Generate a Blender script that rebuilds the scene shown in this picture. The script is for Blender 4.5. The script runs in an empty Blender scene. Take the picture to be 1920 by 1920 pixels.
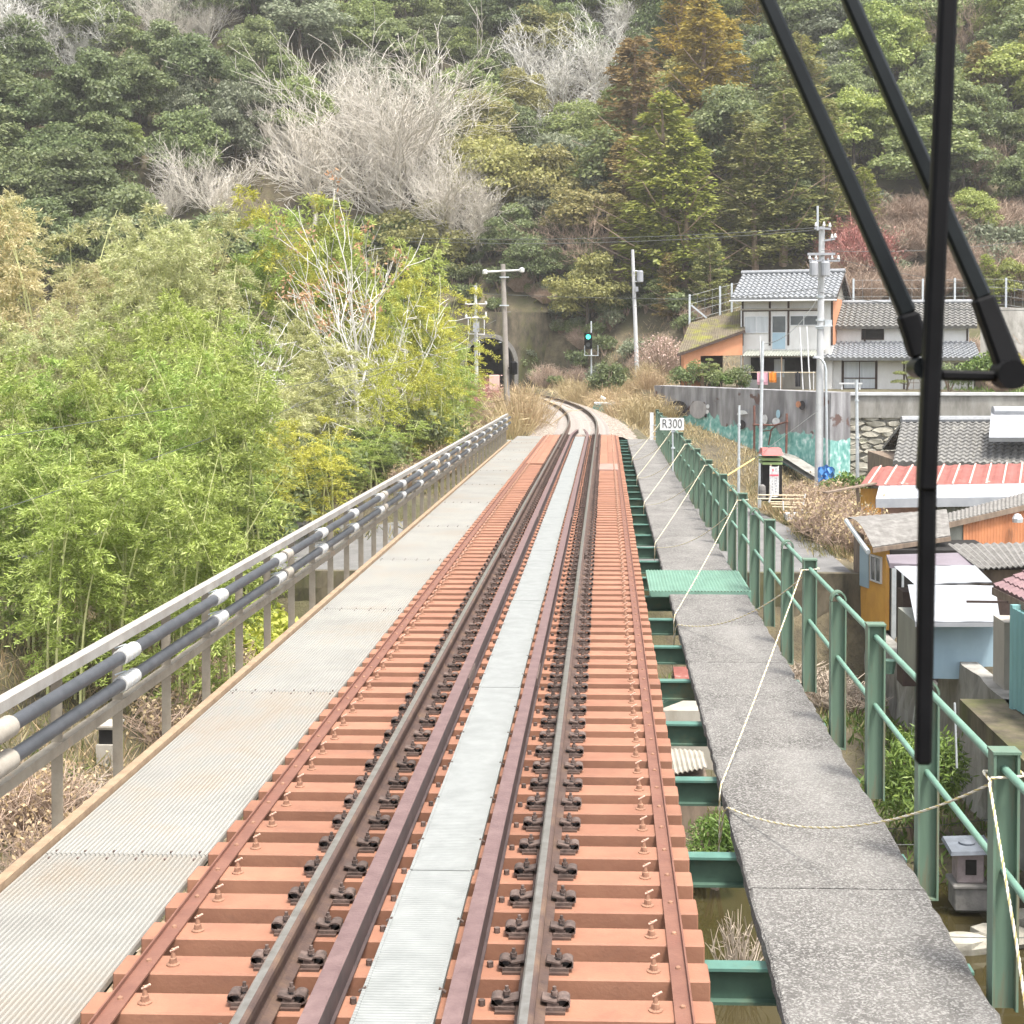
import bpy, bmesh, math, random
import numpy as np
from mathutils import Vector, Matrix, Euler
R = math.radians
C = bpy.context.scene.collection
scene = bpy.context.scene
# ------------------------------------------------------------------ camera, world, sun, exposure
FPX = 2751.0                       # focal length in pixels of the 1920 px photograph
YAW, PITCH = 2.0, 1.5
CXP = 1135 - FPX*math.tan(R(YAW)); CYP = 672 + FPX*math.tan(R(PITCH))
CAM = Vector((0.88, 0.0, 2.78))
cd = bpy.data.cameras.new('camera'); cam = bpy.data.objects.new('camera', cd); C.objects.link(cam)
cam.location = CAM; cam.rotation_euler = (R(90-PITCH), 0, R(YAW))
cd.sensor_width = 36; cd.lens = 36*FPX/1920
cd.shift_x = (960-CXP)/1920; cd.shift_y = -(960-CYP)/1920
cd.clip_start = 0.05; cd.clip_end = 2000
cd.dof.use_dof = True; cd.dof.focus_distance = 22; cd.dof.aperture_fstop = 28
scene.camera = cam
SUN_EL, SUN_AZ = 68, 140           # azimuth clockwise from +Y; the sun stands behind the camera, to the right
w = bpy.data.worlds.new('World'); scene.world = w; w.use_nodes = True
wn = w.node_tree; bg = wn.nodes['Background']
sky = wn.nodes.new('ShaderNodeTexSky'); sky.sky_type = 'NISHITA'; sky.sun_disc = False
sky.sun_elevation = R(SUN_EL); sky.sun_rotation = R(SUN_AZ); sky.air_density = 1.0; sky.dust_density = 4.0; sky.ozone_density = 0.6
hsv = wn.nodes.new('ShaderNodeHueSaturation'); hsv.inputs['Saturation'].default_value = .35
wn.links.new(sky.outputs[0], hsv.inputs['Color']); wn.links.new(hsv.outputs[0], bg.inputs[0]); bg.inputs[1].default_value = 0.15
sl = bpy.data.lights.new('sun', 'SUN'); sl.energy = 2.3; sl.angle = R(10); sl.color = (1, .95, .87)
so = bpy.data.objects.new('sun', sl); C.objects.link(so)
so.rotation_euler = (R(90-SUN_EL), 0, R(180-SUN_AZ))
so.location = (0, 0, 60)
vs = scene.view_settings; vs.view_transform = 'Standard'; vs.look = 'None'; vs.gamma = 1; vs.exposure = 1.42
scene.cycles.max_bounces = 6; scene.cycles.diffuse_bounces = 3; scene.cycles.transparent_max_bounces = 8

_Rm = cam.rotation_euler.to_matrix()
_Ri = _Rm.inverted()
def at(px, py, Y):
    """the point at world depth Y on the line of sight through a pixel of the photograph"""
    d = _Rm @ Vector(((px-CXP)/FPX, (CYP-py)/FPX, -1))
    return CAM + d*(Y/d.y)
def proj(p):
    q = _Ri @ (Vector(p)-CAM)
    if q.z >= -0.01: return (-9999, -9999)
    return (CXP + FPX*q.x/-q.z, CYP - FPX*q.y/-q.z)

# ------------------------------------------------------------------ helpers
def tag(o, label=None, cat=None, group=None, kind=None):
    if label: o['label'] = label
    if cat: o['category'] = cat
    if group: o['group'] = group
    if kind: o['kind'] = kind
    return o
def thing(name, label, cat, loc=(0, 0, 0), rz=0, group=None):
    o = bpy.data.objects.new(name, None); C.objects.link(o)
    o.location = loc; o.rotation_euler = (0, 0, rz); o.empty_display_size = .2
    return tag(o, label, cat, group)
class MB:
    def __init__(s): s.v = []; s.f = []; s.m = []
    def add(s, vs, fs, mi=0):
        n = len(s.v); s.v += [tuple(p) for p in vs]
        s.f += [tuple(i+n for i in f) for f in fs]; s.m += [mi]*len(fs)
        return s
    def hexa(s, p, mi=0):          # 8 corners: 4 bottom (ccw), 4 top
        return s.add(p, [(3,2,1,0),(4,5,6,7),(0,1,5,4),(1,2,6,5),(2,3,7,6),(3,0,4,7)], mi)
    def box(s, x0, x1, y0, y1, z0, z1, mi=0):
        return s.hexa([(x0,y0,z0),(x1,y0,z0),(x1,y1,z0),(x0,y1,z0),(x0,y0,z1),(x1,y0,z1),(x1,y1,z1),(x0,y1,z1)], mi)
    def bar(s, a, b, wd, ht, mi=0, up=(0,0,1)):   # rectangular bar from a to b
        a, b = Vector(a), Vector(b); d = (b-a).normalized(); u = Vector(up)
        if abs(d.dot(u)) > .98: u = Vector((0,1,0))
        x = d.cross(u).normalized()*(wd/2); z = x.cross(d).normalized()*(ht/2)
        return s.hexa([a-x-z, a+x-z, b+x-z, b-x-z, a-x+z, a+x+z, b+x+z, b-x+z], mi)
    def tube(s, pts, rad, n=8, mi=0, cap=True):
        pts = [Vector(p) for p in pts]; k = len(pts)
        if not hasattr(rad, '__len__'): rad = [rad]*k
        b0 = len(s.v); ref = Vector((0,0,1))
        d0 = (pts[1]-pts[0]).normalized()
        if abs(d0.dot(ref)) > .9: ref = Vector((0,1,0))
        for i in range(k):
            d = (pts[min(i+1,k-1)]-pts[max(i-1,0)])
            d = d.normalized() if d.length > 1e-9 else d0
            x = d.cross(ref)
            x = x.normalized() if x.length > 1e-6 else Vector((1,0,0))
            y = d.cross(x); ref = -y if False else ref
            for j in range(n):
                t = 2*math.pi*j/n
                s.v.append(tuple(pts[i]+(x*math.cos(t)+y*math.sin(t))*rad[i]))
        for i in range(k-1):
            for j in range(n):
                a = b0+i*n+j; b = b0+i*n+(j+1)%n
                s.f.append((a, b, b+n, a+n)); s.m.append(mi)
        if cap:
            s.f.append(tuple(b0+j for j in range(n-1,-1,-1))); s.m.append(mi)
            s.f.append(tuple(b0+(k-1)*n+j for j in range(n))); s.m.append(mi)
        return s
    def cyl(s, c, r, h, n=12, mi=0, r2=None):
        c = Vector(c); return s.tube([c, c+Vector((0,0,h))], [r, r if r2 is None else r2], n, mi)
    def lathe(s, prof, c=(0,0,0), n=12, mi=0):
        b0 = len(s.v)
        for r, z in prof:
            for j in range(n):
                t = 2*math.pi*j/n; s.v.append((c[0]+r*math.cos(t), c[1]+r*math.sin(t), c[2]+z))
        for i in range(len(prof)-1):
            for j in range(n):
                a = b0+i*n+j; b = b0+i*n+(j+1)%n
                s.f.append((a, b, b+n, a+n)); s.m.append(mi)
        s.f.append(tuple(b0+j for j in range(n-1,-1,-1))); s.m.append(mi)
        k = len(prof)-1; s.f.append(tuple(b0+k*n+j for j in range(n))); s.m.append(mi)
        return s
    def sweep(s, prof, path, mi=0, closed=True, mis=None):
        """profile of (x,z) points carried along path of (point, right-vector, up-vector)"""
        n = len(prof); b0 = len(s.v)
        for p, rx, uz in path:
            for (x, z) in prof: s.v.append(tuple(Vector(p)+Vector(rx)*x+Vector(uz)*z))
        e = n if closed else n-1
        for i in range(len(path)-1):
            for j in range(e):
                a = b0+i*n+j; b = b0+i*n+(j+1)%n
                s.f.append((a, b, b+n, a+n)); s.m.append(mis[j] if mis else mi)
        if closed:
            s.f.append(tuple(b0+j for j in range(n-1,-1,-1))); s.m.append(mi)
            k = len(path)-1; s.f.append(tuple(b0+k*n+j for j in range(n))); s.m.append(mi)
        return s
    def grid(s, P, mi=0):
        nu, nv = len(P), len(P[0]); b0 = len(s.v)
        for r in P: s.v += [tuple(p) for p in r]
        for i in range(nu-1):
            for j in range(nv-1):
                a = b0+i*nv+j; s.f.append((a, a+1, a+nv+1, a+nv)); s.m.append(mi)
        return s
    def build(s, name, mats, parent=None, smooth=False, bevel=0, origin=None, local=False):
        me = bpy.data.meshes.new(name)
        off = Vector((0,0,0))
        if parent is not None and not local: off = root_loc(parent)
        elif parent is None:
            if origin is None:
                a = np.array(s.v); origin = ((a[:,0].min()+a[:,0].max())/2, (a[:,1].min()+a[:,1].max())/2, a[:,2].min())
            off = Vector(origin)
        vv = s.v if off.length == 0 else [(p[0]-off.x, p[1]-off.y, p[2]-off.z) for p in s.v]
        me.from_pydata(vv, [], s.f)
        if not isinstance(mats, (list, tuple)): mats = [mats]
        for m in mats: me.materials.append(m)
        if len(mats) > 1: me.polygons.foreach_set('material_index', s.m)
        bm = bmesh.new(); bm.from_mesh(me); bmesh.ops.recalc_face_normals(bm, faces=bm.faces)
        if bevel: bmesh.ops.bevel(bm, geom=list(bm.edges), offset=bevel, segments=1, affect='EDGES', clamp_overlap=True)
        bm.to_mesh(me); bm.free()
        if smooth:
            me.polygons.foreach_set('use_smooth', [True]*len(me.polygons))
            try: me.set_sharp_from_angle(angle=R(40))
            except Exception: pass
        return link(name, me, parent, off if parent is None else None)
def root_loc(o):
    v = Vector((0,0,0))
    while o is not None: v = v + o.location; o = o.parent
    return v
def link(name, me, parent=None, loc=None):
    o = bpy.data.objects.new(name, me); C.objects.link(o)
    if parent is not None: o.parent = parent
    if loc is not None: o.location = loc
    return o
CH = {}
def copy_tree(o, loc, rz=0, sc=None, label=None, group=None):
    r = o.copy(); C.objects.link(r); r.location = loc; r.rotation_euler = (0, 0, rz)
    if sc is not None: r.scale = sc if hasattr(sc, '__len__') else (sc, sc, sc)
    if label: r['label'] = label
    if group: r['group'] = group
    if o.name not in CH: CH[o.name] = [(c, list(c.children)) for c in o.children]
    for c, gg in CH[o.name]:
        d = c.copy(); C.objects.link(d); d.parent = r
        for g in gg:
            e = g.copy(); C.objects.link(e); e.parent = d
    return r
_used = set()
def place(proto, loc, rz=0, sc=1, label=None, group=None):
    """first use moves the prototype itself, later uses copy it"""
    if proto.name not in _used:
        _used.add(proto.name)
        if proto.name not in CH: CH[proto.name] = [(c, list(c.children)) for c in proto.children]
        proto.location = loc; proto.rotation_euler = (0, 0, rz)
        proto.scale = sc if hasattr(sc, '__len__') else (sc, sc, sc)
        if label: proto['label'] = label
        if group: proto['group'] = group
        return proto
    return copy_tree(proto, loc, rz, sc, label, group)

# ------------------------------------------------------------------ materials
def mat(name, c1, c2=None, scale=4, rough=.75, metal=0, bump=0, bscale=None, detail=6, c3=None, s3=1.5, t3=(.55,.7),
        streak=1.0, rand=0, lo=.35, hi=.65, spec=.4, speck=None, speckscale=90, sharp=False):
    m = bpy.data.materials.new(name); m.use_nodes = True; nt = m.node_tree; N = nt.nodes; L = nt.links
    b = N['Principled BSDF']; b.inputs['Roughness'].default_value = rough; b.inputs['Metallic'].default_value = metal
    b.inputs['Specular IOR Level'].default_value = spec
    tc = N.new('ShaderNodeTexCoord'); mp = N.new('ShaderNodeMapping'); L.new(tc.outputs['Object'], mp.inputs[0])
    mp.inputs['Scale'].default_value = (1, 1, streak)
    if rand:
        oi0 = N.new('ShaderNodeObjectInfo'); vm = N.new('ShaderNodeVectorMath'); vm.operation = 'SCALE'; vm.inputs[0].default_value = (37, 51, 13)
        L.new(oi0.outputs['Random'], vm.inputs['Scale']); L.new(vm.outputs[0], mp.inputs['Location'])
    c2 = c2 or tuple(x*.75 for x in c1)
    nz = N.new('ShaderNodeTexNoise'); nz.inputs['Scale'].default_value = scale; nz.inputs['Detail'].default_value = detail; nz.inputs['Roughness'].default_value = .65
    L.new(mp.outputs[0], nz.inputs['Vector'])
    cr = N.new('ShaderNodeValToRGB'); cr.color_ramp.elements[0].position = lo; cr.color_ramp.elements[1].position = hi
    cr.color_ramp.elements[0].color = (*c2, 1); cr.color_ramp.elements[1].color = (*c1, 1)
    L.new(nz.outputs['Fac'], cr.inputs[0]); out = cr.outputs[0]
    if c3:
        n3 = N.new('ShaderNodeTexNoise'); n3.inputs['Scale'].default_value = s3; n3.inputs['Detail'].default_value = 8; n3.inputs['Roughness'].default_value = .7
        L.new(mp.outputs[0], n3.inputs['Vector'])
        r3 = N.new('ShaderNodeValToRGB'); r3.color_ramp.elements[0].position = t3[0]; r3.color_ramp.elements[1].position = t3[1]
        L.new(n3.outputs['Fac'], r3.inputs[0])
        mx = N.new('ShaderNodeMix'); mx.data_type = 'RGBA'; L.new(r3.outputs[0], mx.inputs[0]); L.new(out, mx.inputs[6]); mx.inputs[7].default_value = (*c3, 1); out = mx.outputs[2]
    if speck:
        vz = N.new('ShaderNodeTexVoronoi'); vz.inputs['Scale'].default_value = speckscale; L.new(tc.outputs['Object'], vz.inputs['Vector'])
        sp = N.new('ShaderNodeSeparateColor'); L.new(vz.outputs['Color'], sp.inputs[0])
        rs = N.new('ShaderNodeValToRGB'); rs.color_ramp.elements[0].position = .5; rs.color_ramp.elements[1].position = .95
        L.new(sp.outputs[0], rs.inputs[0])
        mx = N.new('ShaderNodeMix'); mx.data_type = 'RGBA'; L.new(rs.outputs[0], mx.inputs[0]); L.new(out, mx.inputs[6]); mx.inputs[7].default_value = (*speck, 1); out = mx.outputs[2]
    if rand:
        oi = N.new('ShaderNodeObjectInfo'); mr = N.new('ShaderNodeMapRange'); mr.inputs[3].default_value = 1-rand; mr.inputs[4].default_value = 1+rand
        L.new(oi.outputs['Random'], mr.inputs[0]); hs = N.new('ShaderNodeHueSaturation'); L.new(mr.outputs[0], hs.inputs['Value']); L.new(out, hs.inputs['Color']); out = hs.outputs[0]
    L.new(out, b.inputs['Base Color'])
    if bump:
        nb = N.new('ShaderNodeTexNoise'); nb.inputs['Scale'].default_value = bscale or scale*4; nb.inputs['Detail'].default_value = 8; L.new(mp.outputs[0], nb.inputs['Vector'])
        bp = N.new('ShaderNodeBump'); bp.inputs['Strength'].default_value = bump; bp.inputs['Distance'].default_value = .02
        L.new(nb.outputs['Fac'], bp.inputs['Height']); L.new(bp.outputs[0], b.inputs['Normal'])
    return m
def leafmat(name, cols, tr=.42, rand=.22, hue=.012, rough=.55):
    m = bpy.data.materials.new(name); m.use_nodes = True; nt = m.node_tree; N = nt.nodes; L = nt.links
    N.remove(N['Principled BSDF']); o = N['Material Output']
    g = N.new('ShaderNodeNewGeometry'); cr = N.new('ShaderNodeValToRGB'); e = cr.color_ramp.elements
    for i, c in enumerate(cols):
        p = i/(len(cols)-1)
        k = e[0] if i == 0 else (e[-1] if i == len(cols)-1 else e.new(p))
        k.position = p; k.color = (*c, 1)
    L.new(g.outputs['Random Per Island'], cr.inputs[0])
    oi = N.new('ShaderNodeObjectInfo'); hs = N.new('ShaderNodeHueSaturation')
    mr = N.new('ShaderNodeMapRange'); mr.inputs[3].default_value = 1-rand; mr.inputs[4].default_value = 1+rand; L.new(oi.outputs['Random'], mr.inputs[0])
    m2 = N.new('ShaderNodeMath'); m2.operation = 'MULTIPLY'; m2.inputs[1].default_value = 7.31; L.new(oi.outputs['Random'], m2.inputs[0])
    m3 = N.new('ShaderNodeMath'); m3.operation = 'FRACT'; L.new(m2.outputs[0], m3.inputs[0])
    mh = N.new('ShaderNodeMapRange'); mh.inputs[3].default_value = .5-hue; mh.inputs[4].default_value = .5+hue; L.new(m3.outputs[0], mh.inputs[0])
    L.new(mr.outputs[0], hs.inputs['Value']); L.new(mh.outputs[0], hs.inputs['Hue']); L.new(cr.outputs[0], hs.inputs['Color'])
    d = N.new('ShaderNodeBsdfDiffuse'); t = N.new('ShaderNodeBsdfTranslucent'); mx = N.new('ShaderNodeMixShader'); mx.inputs[0].default_value = tr
    L.new(hs.outputs[0], d.inputs[0]); L.new(hs.outputs[0], t.inputs[0]); L.new(d.outputs[0], mx.inputs[1]); L.new(t.outputs[0], mx.inputs[2])
    gl = N.new('ShaderNodeBsdfGlossy'); gl.inputs['Roughness'].default_value = rough; gl.inputs[0].default_value = (.5,.5,.5,1)
    m4 = N.new('ShaderNodeMixShader'); m4.inputs[0].default_value = .06
    L.new(mx.outputs[0], m4.inputs[1]); L.new(gl.outputs[0], m4.inputs[2]); L.new(m4.outputs[0], o.inputs[0])
    return m
M = {}
M['sleeper'] = mat('sleeper_paint', (.305,.148,.092), (.25,.115,.072), 3, .7, bump=.1, bscale=60, rand=.12, c3=(.18,.092,.065), s3=5, t3=(.55,.82))
M['guard'] = mat('guard_paint', (.20,.095,.066), (.155,.07,.05), 5, .6, bump=.2, bscale=40, c3=(.2,.085,.06), s3=4, t3=(.55,.75))
M['bolt'] = mat('rusty_bolt', (.33,.18,.115), (.19,.10,.065), 40, .8)
M['pale_bolt'] = mat('pale_cotter', (.7,.5,.4), (.5,.3,.22), 60, .6)
M['clip'] = mat('rusted_clip', (.15,.108,.092), (.075,.054,.047), 30, .7, metal=.1, bump=.2, bscale=80, rand=.25)
M['rail'] = mat('rail_rust', (.105,.066,.052), (.065,.042,.036), 8, .65, metal=0, bump=.15, bscale=60, c3=(.15,.095,.062), s3=3, t3=(.5,.7))
M['railtop'] = mat('rail_worn_steel', (.24,.235,.22), (.16,.15,.135), 12, .3, metal=.35)
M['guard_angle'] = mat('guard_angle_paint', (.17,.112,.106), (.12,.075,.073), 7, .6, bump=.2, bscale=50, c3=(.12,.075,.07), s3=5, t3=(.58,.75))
M['tread'] = mat('zinc_tread', (.255,.265,.258), (.205,.215,.208), 6, .6, metal=0, c3=(.31,.295,.255), s3=3, t3=(.62,.8))
M['deck'] = mat('deck_aluminium', (.315,.308,.283), (.25,.245,.225), 1.6, .65, metal=0, c3=(.25,.205,.155), s3=.8, t3=(.50,.75), rand=.06)
M['kerb'] = mat('weathered_edge_timber', (.36,.26,.17), (.26,.18,.115), 6, .85, bump=.3)
M['fence'] = mat('stained_fence_paint', (.32,.285,.225), (.23,.195,.15), 5, .75, c3=(.32,.20,.12), s3=2.5, t3=(.58,.72), bump=.2)
M['fencetop'] = mat('pale_fence_rail', (.37,.35,.32), (.29,.265,.235), 5, .7, c3=(.42,.25,.16), s3=3, t3=(.64,.75))
M['pipe'] = mat('pipe_black', (.075,.08,.09), (.05,.055,.062), 6, .45)
M['sleeve'] = mat('pipe_clamp_white', (.5,.5,.48), (.45,.45,.43), 9, .5)
M['sleeve_tan'] = mat('pipe_sleeve_tan', (.36,.33,.28), (.27,.24,.2), 9, .7)
M['concrete_walk'] = mat('walkway_concrete', (.19,.18,.167), (.082,.076,.07), 1.5, .92, bump=1, bscale=80, speck=(.30,.29,.27), speckscale=105, detail=14, c3=(.225,.215,.20), s3=.55, t3=(.5,.72))
M['green'] = mat('green_paint', (.135,.205,.15), (.10,.16,.115), 4, .5, bump=.1, c3=(.19,.115,.065), s3=7, t3=(.52,.68), streak=.10)
M['green_pale'] = mat('green_rail_paint', (.165,.295,.23), (.13,.235,.18), 5, .45, c3=(.25,.28,.2), s3=6, t3=(.66,.8))
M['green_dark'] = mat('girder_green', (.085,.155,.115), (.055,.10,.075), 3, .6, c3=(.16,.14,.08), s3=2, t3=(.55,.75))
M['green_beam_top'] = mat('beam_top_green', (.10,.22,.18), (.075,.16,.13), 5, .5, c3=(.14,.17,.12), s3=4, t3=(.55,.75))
M['rope_w'] = mat('rope_pale', (.66,.63,.54), (.54,.5,.4), 40, .9)
M['rope_y'] = mat('rope_yellow', (.48,.40,.18), (.38,.3,.12), 40, .9)
M['black'] = mat('wiper_black', (.006,.006,.007), (.003,.003,.0035), 20, .6, spec=.15)
M['black_gloss'] = mat('wiper_arm_paint', (.010,.013,.014), (.006,.008,.009), 20, .4, spec=.25)
M['ballast'] = mat('ballast_stone', (.27,.225,.185), (.13,.105,.08), 9, .95, bump=1, bscale=26, speck=(.38,.33,.28), speckscale=22)
M['csleeper'] = mat('concrete_sleeper', (.36,.33,.30), (.25,.22,.2), 5, .9)
M['concrete'] = mat('stained_concrete', (.36,.35,.32), (.2,.19,.17), 1.2, .9, bump=.3, bscale=20, c3=(.09,.085,.07), s3=.9, t3=(.5,.72), streak=.35)
M['concrete_pole'] = mat('pole_concrete', (.55,.56,.56), (.44,.45,.45), 2, .8)
M['concrete_pole_dark'] = mat('old_pole_concrete', (.34,.31,.28), (.24,.215,.19), 2, .9, bump=.2)
M['galv'] = mat('galvanised_steel', (.60,.64,.66), (.48,.52,.54), 5, .45, metal=.35)
M['white'] = mat('white_enamel', (.66,.66,.65), (.58,.58,.57), 4, .5)
M['ink'] = mat('black_lettering', (.03,.03,.03), (.02,.02,.02), 4, .6)
M['moss_wall'] = mat('mossy_stone_wall', (.15,.125,.085), (.045,.04,.028), 1.6, .95, bump=1, bscale=5, c3=(.10,.105,.035), s3=.6, t3=(.46,.66), streak=.45)
M['road'] = mat('asphalt', (.19,.185,.18), (.12,.118,.115), 1.2, .9, bump=.3, bscale=60)
M['stone'] = mat('field_stone', (.42,.395,.335), (.25,.235,.19), 3, .95, bump=.6, bscale=12, rand=.2, c3=(.16,.17,.09), s3=1.5, t3=(.58,.75))
# ------------------------------------------------------------------ terrain
Y0C = 55.0
def xc(Y): return 0.0 if Y < Y0C else -(Y-Y0C)**2/600.0
def xcv(Y): return np.where(Y < Y0C, 0.0, -(np.maximum(Y-Y0C, 0))**2/600.0)
def sst(a, b, x): t = np.clip((x-a)/(b-a), 0, 1); return t*t*(3-2*t)
def lerp(a, b, t): return a+(b-a)*t
_rs = np.random.RandomState(5)
_ph = _rs.rand(12, 3)*6.28
def noise2(X, Y, s):
    r = 0
    for k in range(5):
        f = s*(1.9**k); a = .55**k; th = _ph[k, 2]
        r = r + a*np.sin((X*np.cos(th)+Y*np.sin(th))*f+_ph[k,0])*np.sin((-X*np.sin(th)+Y*np.cos(th))*f*1.13+_ph[k,1])
    return r
def height(X, Y):
    X = np.asarray(X, float); Y = np.asarray(Y, float)
    riv = -6.35 + .18*noise2(X, Y, .55)
    riv = riv - .5*sst(27, 24, Y)*sst(-1, 1, X)                                # pool
    left = -5.6 + 3.6*sst(30, 66, Y) + np.clip((-8-X)*.12, 0, 4) + .3*noise2(X, Y, .3)
    low = lerp(riv, left, sst(-6.5, -11, X))
    # village terrace on the right of the river
    vil = -3.7 + .9*sst(52, 72, Y) + 1.6*sst(16, 34, X)*sst(40, 70, Y)
    vil = np.where((X < 10.5) & (Y < 46), lerp(vil, -4.9+0*X, sst(32.5, 33.5, Y)), vil)
    low = np.where(X > 8.35, lerp(low, vil, sst(18, 22, Y)), low)
    # road shelf
    rd = -3.55 + 0*X
    nearX = np.where(X < 8.6, rd, vil)
    z = np.where(Y < 42.3, low, lerp(nearX, np.where(X < -6, np.maximum(left, rd), nearX), sst(50, 53, Y)))
    # slope up from the road towards the mural wall / terrace
    sl = -3.4 + 2.9*sst(62, 79, Y) - .16*(np.clip(X, 3, 14)-4)*sst(60, 70, Y)
    z = np.where((Y > 53) & (X > 2.2), np.where(X > 14, np.maximum(vil, -3.4), sl), z)
    ter = 1.0 + .02*np.maximum(Y-95, 0)
    wl = 80.3 - (X-3.6)*10.6/8.0; wl = np.clip(wl, 69.7, 90)
    wl = np.where(X > 11.6, 71.5, wl)
    z = np.where((X > 3.4) & (Y > wl+1.3), ter, z)
    z = np.where((X > 21.5) & (Y > 60) & (Y < 95), np.maximum(z, lerp(-3, .9, sst(62, 80, Y))), z)
    valley = lerp(-2.6, -.6, sst(60, 95, Y))
    z = np.where((Y > 53) & (X <= 2.2), np.maximum(valley, np.where(X < -8, left, -9)), z)
    z = np.where((Y > 96) & (X <= 3.4), lerp(-.6, .2, sst(96, 112, Y)), z)
    # hill
    Yf = np.interp(X, [-60,-42,-30,-21,-16,-13,-5,-3.5,1,8,20,34,60], [98,106,114,124,131.2,131.2,131.2,130,124,117,112,112,112])
    st = np.interp(X, [-60,-24,-17,-15,-4.6,-3.2,3,12,40], [0,0,1.5,6.0,6.3,3.2,.5,0,0])
    d = np.maximum(Y-Yf, 0)
    hl = st*sst(0, 1.4, d) + .70*d + .0011*np.minimum(d, 90)**2 + sst(0, 18, d)*(1.7*noise2(X, Y, .06)+.5*noise2(X, Y, .23))
    z = np.where(Y > Yf, np.maximum(z, .3)*(1-sst(0, 6, d)) + hl, z)
    # railway embankment
    dx = np.abs(X-xcv(Y)); emb = -.36 - np.maximum(dx-2.5, 0)*.85
    em = (Y > 53.2) & (Y < 128.5)
    z = np.where(em, np.where(dx < 2.5, -.36, np.maximum(z, emb)), z)
    return z
def hz(x, y): return float(height(x, y))
def terrain():
    def axis(a, b, dense):
        r = [a]
        while r[-1] < b:
            x = r[-1]; st = 2.6
            for (l, h, s) in dense:
                if l <= x < h: st = min(st, s)
            r.append(x+st)
        return np.array(r)
    xs = axis(-125, 105, [(-45,45,1.2),(-20,24,.55)])
    ys = axis(-30, 268, [(-2,185,1.3),(16,100,.6),(120,142,.6)])
    XX, YY = np.meshgrid(xs, ys, indexing='ij'); ZZ = height(XX, YY)
    V = np.stack([XX, YY, ZZ], -1).reshape(-1, 3); nu, nv = XX.shape
    idx = np.arange(nu*nv).reshape(nu, nv)
    F = np.stack([idx[:-1,:-1], idx[1:,:-1], idx[1:,1:], idx[:-1,1:]], -1).reshape(-1, 4)
    cx_ = V[F][:,:,0].mean(1); cy_ = V[F][:,:,1].mean(1); tx = xc(130.2)-(cy_-130.2)*.25
    cz_ = V[F][:,:,2].mean(1); F = F[~((np.abs(cx_-tx) < 2.4) & (cy_ > 129.6) & (cy_ < 134) & (cz_ < 6.0))]      # the ground is open where the tunnel enters the hill
    me = bpy.data.meshes.new('ground'); me.from_pydata(V.tolist(), [], F.tolist())
    m = bpy.data.materials.new('earth'); m.use_nodes = True; nt = m.node_tree; N = nt.nodes; L = nt.links; b = N['Principled BSDF']; b.inputs['Roughness'].default_value = .95
    tc = N.new('ShaderNodeTexCoord')
    def nz(s, d=8):
        n = N.new('ShaderNodeTexNoise'); n.inputs['Scale'].default_value = s; n.inputs['Detail'].default_value = d; n.inputs['Roughness'].default_value = .7; L.new(tc.outputs['Object'], n.inputs['Vector']); return n
    a = nz(1.4); cr = N.new('ShaderNodeValToRGB'); e = cr.color_ramp.elements
    e[0].position = .3; e[0].color = (.06,.05,.035,1); e[1].position = .7; e[1].color = (.24,.19,.12,1); k = e.new(.5); k.color = (.12,.10,.06,1)
    L.new(a.outputs['Fac'], cr.inputs[0])
    g = nz(.35); r2 = N.new('ShaderNodeValToRGB'); r2.color_ramp.elements[0].position = .48; r2.color_ramp.elements[1].position = .62; L.new(g.outputs['Fac'], r2.inputs[0])
    mx = N.new('ShaderNodeMix'); mx.data_type = 'RGBA'; L.new(r2.outputs[0], mx.inputs[0]); L.new(cr.outputs[0], mx.inputs[6]); mx.inputs[7].default_value = (.075,.075,.03,1)
    L.new(mx.outputs[2], b.inputs['Base Color'])
    bn = nz(6); bp = N.new('ShaderNodeBump'); bp.inputs['Strength'].default_value = .8; bp.inputs['Distance'].default_value = .15; L.new(bn.outputs['Fac'], bp.inputs['Height']); L.new(bp.outputs[0], b.inputs['Normal'])
    me.materials.append(m)
    me.polygons.foreach_set('use_smooth', [True]*len(me.polygons))
    tag(link('ground', me), kind='structure')
terrain()
# pool of dark water under the bridge
wm = bpy.data.materials.new('pond_water'); wm.use_nodes = True; b = wm.node_tree.nodes['Principled BSDF']
b.inputs['Base Color'].default_value = (.045,.036,.014,1); b.inputs['Roughness'].default_value = .06
_n = wm.node_tree.nodes.new('ShaderNodeTexNoise'); _n.inputs['Scale'].default_value = 1.6
_b = wm.node_tree.nodes.new('ShaderNodeBump'); _b.inputs['Strength'].default_value = .12; _b.inputs['Distance'].default_value = .1
wm.node_tree.links.new(_n.outputs['Fac'], _b.inputs['Height']); wm.node_tree.links.new(_b.outputs[0], b.inputs['Normal'])
mb = MB(); mb.grid([[(x, y, -6.5) for y in np.linspace(2, 30, 8)] for x in np.linspace(-4, 8.2, 6)])
tag(mb.build('water', wm), kind='structure')
# road passing under the bridge end and running along the foot of the slope
def road_sheet():
    m = MB(); ys = np.linspace(42.75, 52.4, 8)
    m.grid([[(x, y, hz(x, max(y, 42.6))+.06) for y in ys] for x in np.linspace(-20, 8.1, 30)])
    tag(m.build('road', M['road']), kind='structure')
    m = MB(); rows = []
    for y in np.linspace(52.4, 68, 20):
        t = (y-52.4)/15.6; x1 = 7.6-1.5*t
        rows.append([(x, y, max(hz(x, y), -3.55)+.06) for x in np.linspace(3.3, x1, 8)])
    m.grid(rows); tag(m.build('road', M['road']), kind='structure')
road_sheet()
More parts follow.
